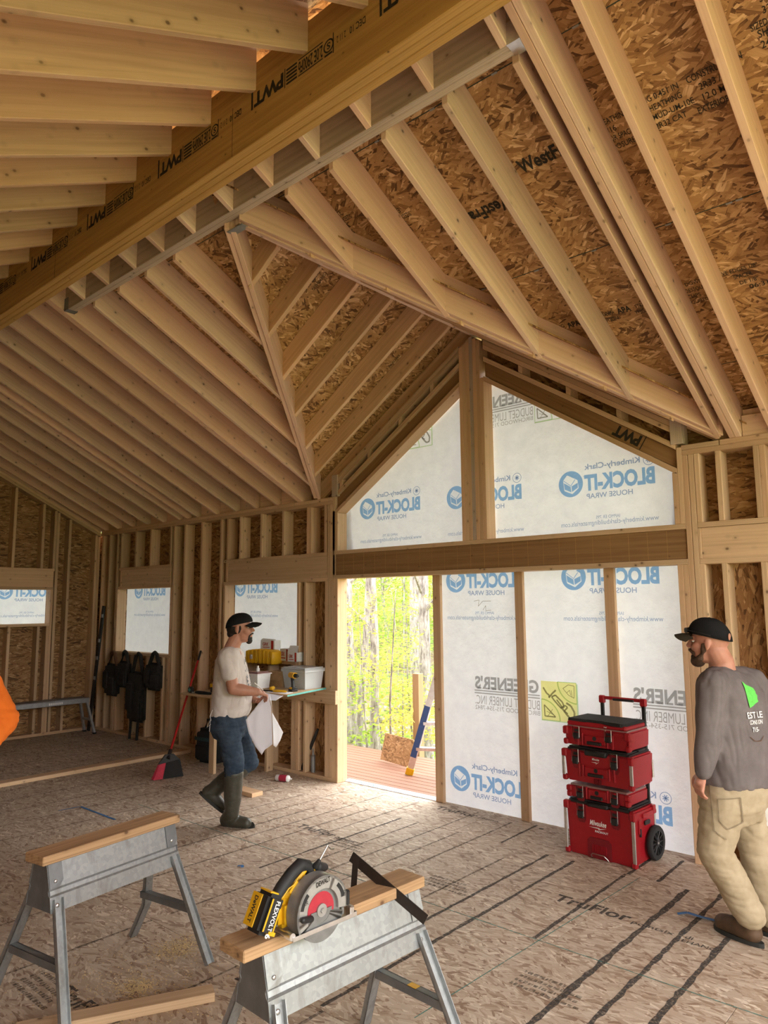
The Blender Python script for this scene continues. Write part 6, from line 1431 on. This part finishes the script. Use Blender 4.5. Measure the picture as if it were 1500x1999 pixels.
toe = onz(1408, 1806); hl = toe + (V(1, .05, 0) if False else -f2 * .29); toe.z = hl.z = .0
shoe(m2, V(la2.x, la2.y, .10), V(la2.x, la2.y, 0) - f2 * .05, V(la2.x, la2.y, 0) + f2 * .23)
shoe(m2, V(ra2.x, ra2.y, .10), V(ra2.x, ra2.y, 0) - f2 * .05, V(ra2.x, ra2.y, 0) + f2 * .23)
finish(m2)
# plastic jug carried in the far hand
jc = j2(1501, 1580, .12)
M['milky'] = clearm() if False else M['clear']
jug = thing('plastic_jug', 'milky plastic jug carried by the man in khaki trousers', 'jug', jc)
part('jug_body', lambda bm: add_box(bm, (0, 0, -.01), (.15, .15, .18), bev=.03, seg=3), M['white_plastic'], jug, True, 60); part('jug_neck', lambda bm: add_tube(bm, [(0, 0, .07), (0, 0, .105), (0, 0, .13)], [.06, .028, .024], 16), M['white_plastic'], jug, True, 50); part('jug_handle', lambda bm: add_tube(bm, [(-.02, -.02, .12), (-.06, -.05, .10), (-.065, -.055, .03)], .012, 10), M['white_plastic'], jug, True)

# ---------------------------------------------------------------- man in orange, mostly out of view
g3 = ray(-100, 1250); g3.z = 0; g3 = g3.normalized() * 4.35; G3 = (g3.x, g3.y); v3, j3 = rig(G3); pr3 = V(v3.y, -v3.x, 0)
f3 = (pr3 * .5 - v3 * .85).normalized(); l3 = Z.cross(f3)
m3 = thing('person', 'man in orange hooded sweatshirt standing at the left edge of the room', 'person', (G3[0], G3[1], 0))
hc = j3(-100, 1212, 0); nb = j3(-100, 1275, .0); sk = bmesh.new()
P3, after3 = head_parts(m3, sk, hc, f3, Z, .095, 'full', True, M['skin2'], M['cap_black'])
s1, e1, w1 = j3(-38, 1322, .03), j3(-6, 1405, -.02), j3(-48, 1468, -.16); s2, e2, w2 = j3(-162, 1322, -.03), j3(-195, 1415, 0), j3(-170, 1490, -.15)
chain(sk, [hc - Z * .06, nb, nb - Z * .08], [.06, .064, .08]); chain(sk, [nb - Z * .08, j3(-100, 1400), j3(-100, 1470)], [.09, .1, .11])
for a, b, c in ((s1, e1, w1), (s2, e2, w2)): chain(sk, [nb - Z * .06, a, b, c], [.06, .05, .043, .03]); hand(sk, c, (c - b) + f3 * .05, Z * -.4 + l3 * (.5 if a is s1 else -.5), f3, .5)
obj('body', voxel(sk, .0065, 2, .4), M['skin2'], m3); after3()
sh = bmesh.new(); torso(sh, [(j3(-100, 1508), .185, .145), (j3(-100, 1490), .195, .155), (j3(-100, 1420), .195, .15), (j3(-100, 1370), .20, .14), (j3(-100, 1325), .19, .125), (j3(-100, 1298), .12, .10), (j3(-100, 1282), .085, .085)], f3, l3)
for a, b, c in ((s1, e1, w1), (s2, e2, w2)): chain(sh, [nb - Z * .07, a, a.lerp(b, .6), b, b.lerp(c, .5), b.lerp(c, .95)], [.095, .085, .090, .102, .090, .055])
add_ell(sh, nb - f3 * .07 - Z * .04, (.10, .10, .07))
obj('sweatshirt', voxel(sh, .010, 3, .5, fold(.013, 6, 14, 1.3)), M['orange'], m3)
tw = bmesh.new(); rh, lh = V(G3[0], G3[1], .88) + l3 * .1, V(G3[0], G3[1], .88) - l3 * .1
torso(tw, [(V(G3[0], G3[1], .98), .15, .115), (V(G3[0], G3[1], .9), .175, .14), (V(G3[0], G3[1], .80), .16, .12)], f3, l3)
for h in (rh, lh): k_ = V(h.x, h.y, .48) + f3 * .03; chain(tw, [h, k_, V(h.x, h.y, .13)], [.105, .075, .062])
obj('trousers', voxel(tw, .012, 3, .5, fold(.010, 8, 14, 6.0)), M['jeans'], m3)
for h in (rh, lh): shoe(m3, V(h.x, h.y, .10), V(h.x, h.y, 0) - f3 * .08, V(h.x, h.y, 0) + f3 * .2)
finish(m3)
bpy.data.scenes.remove(TMP)
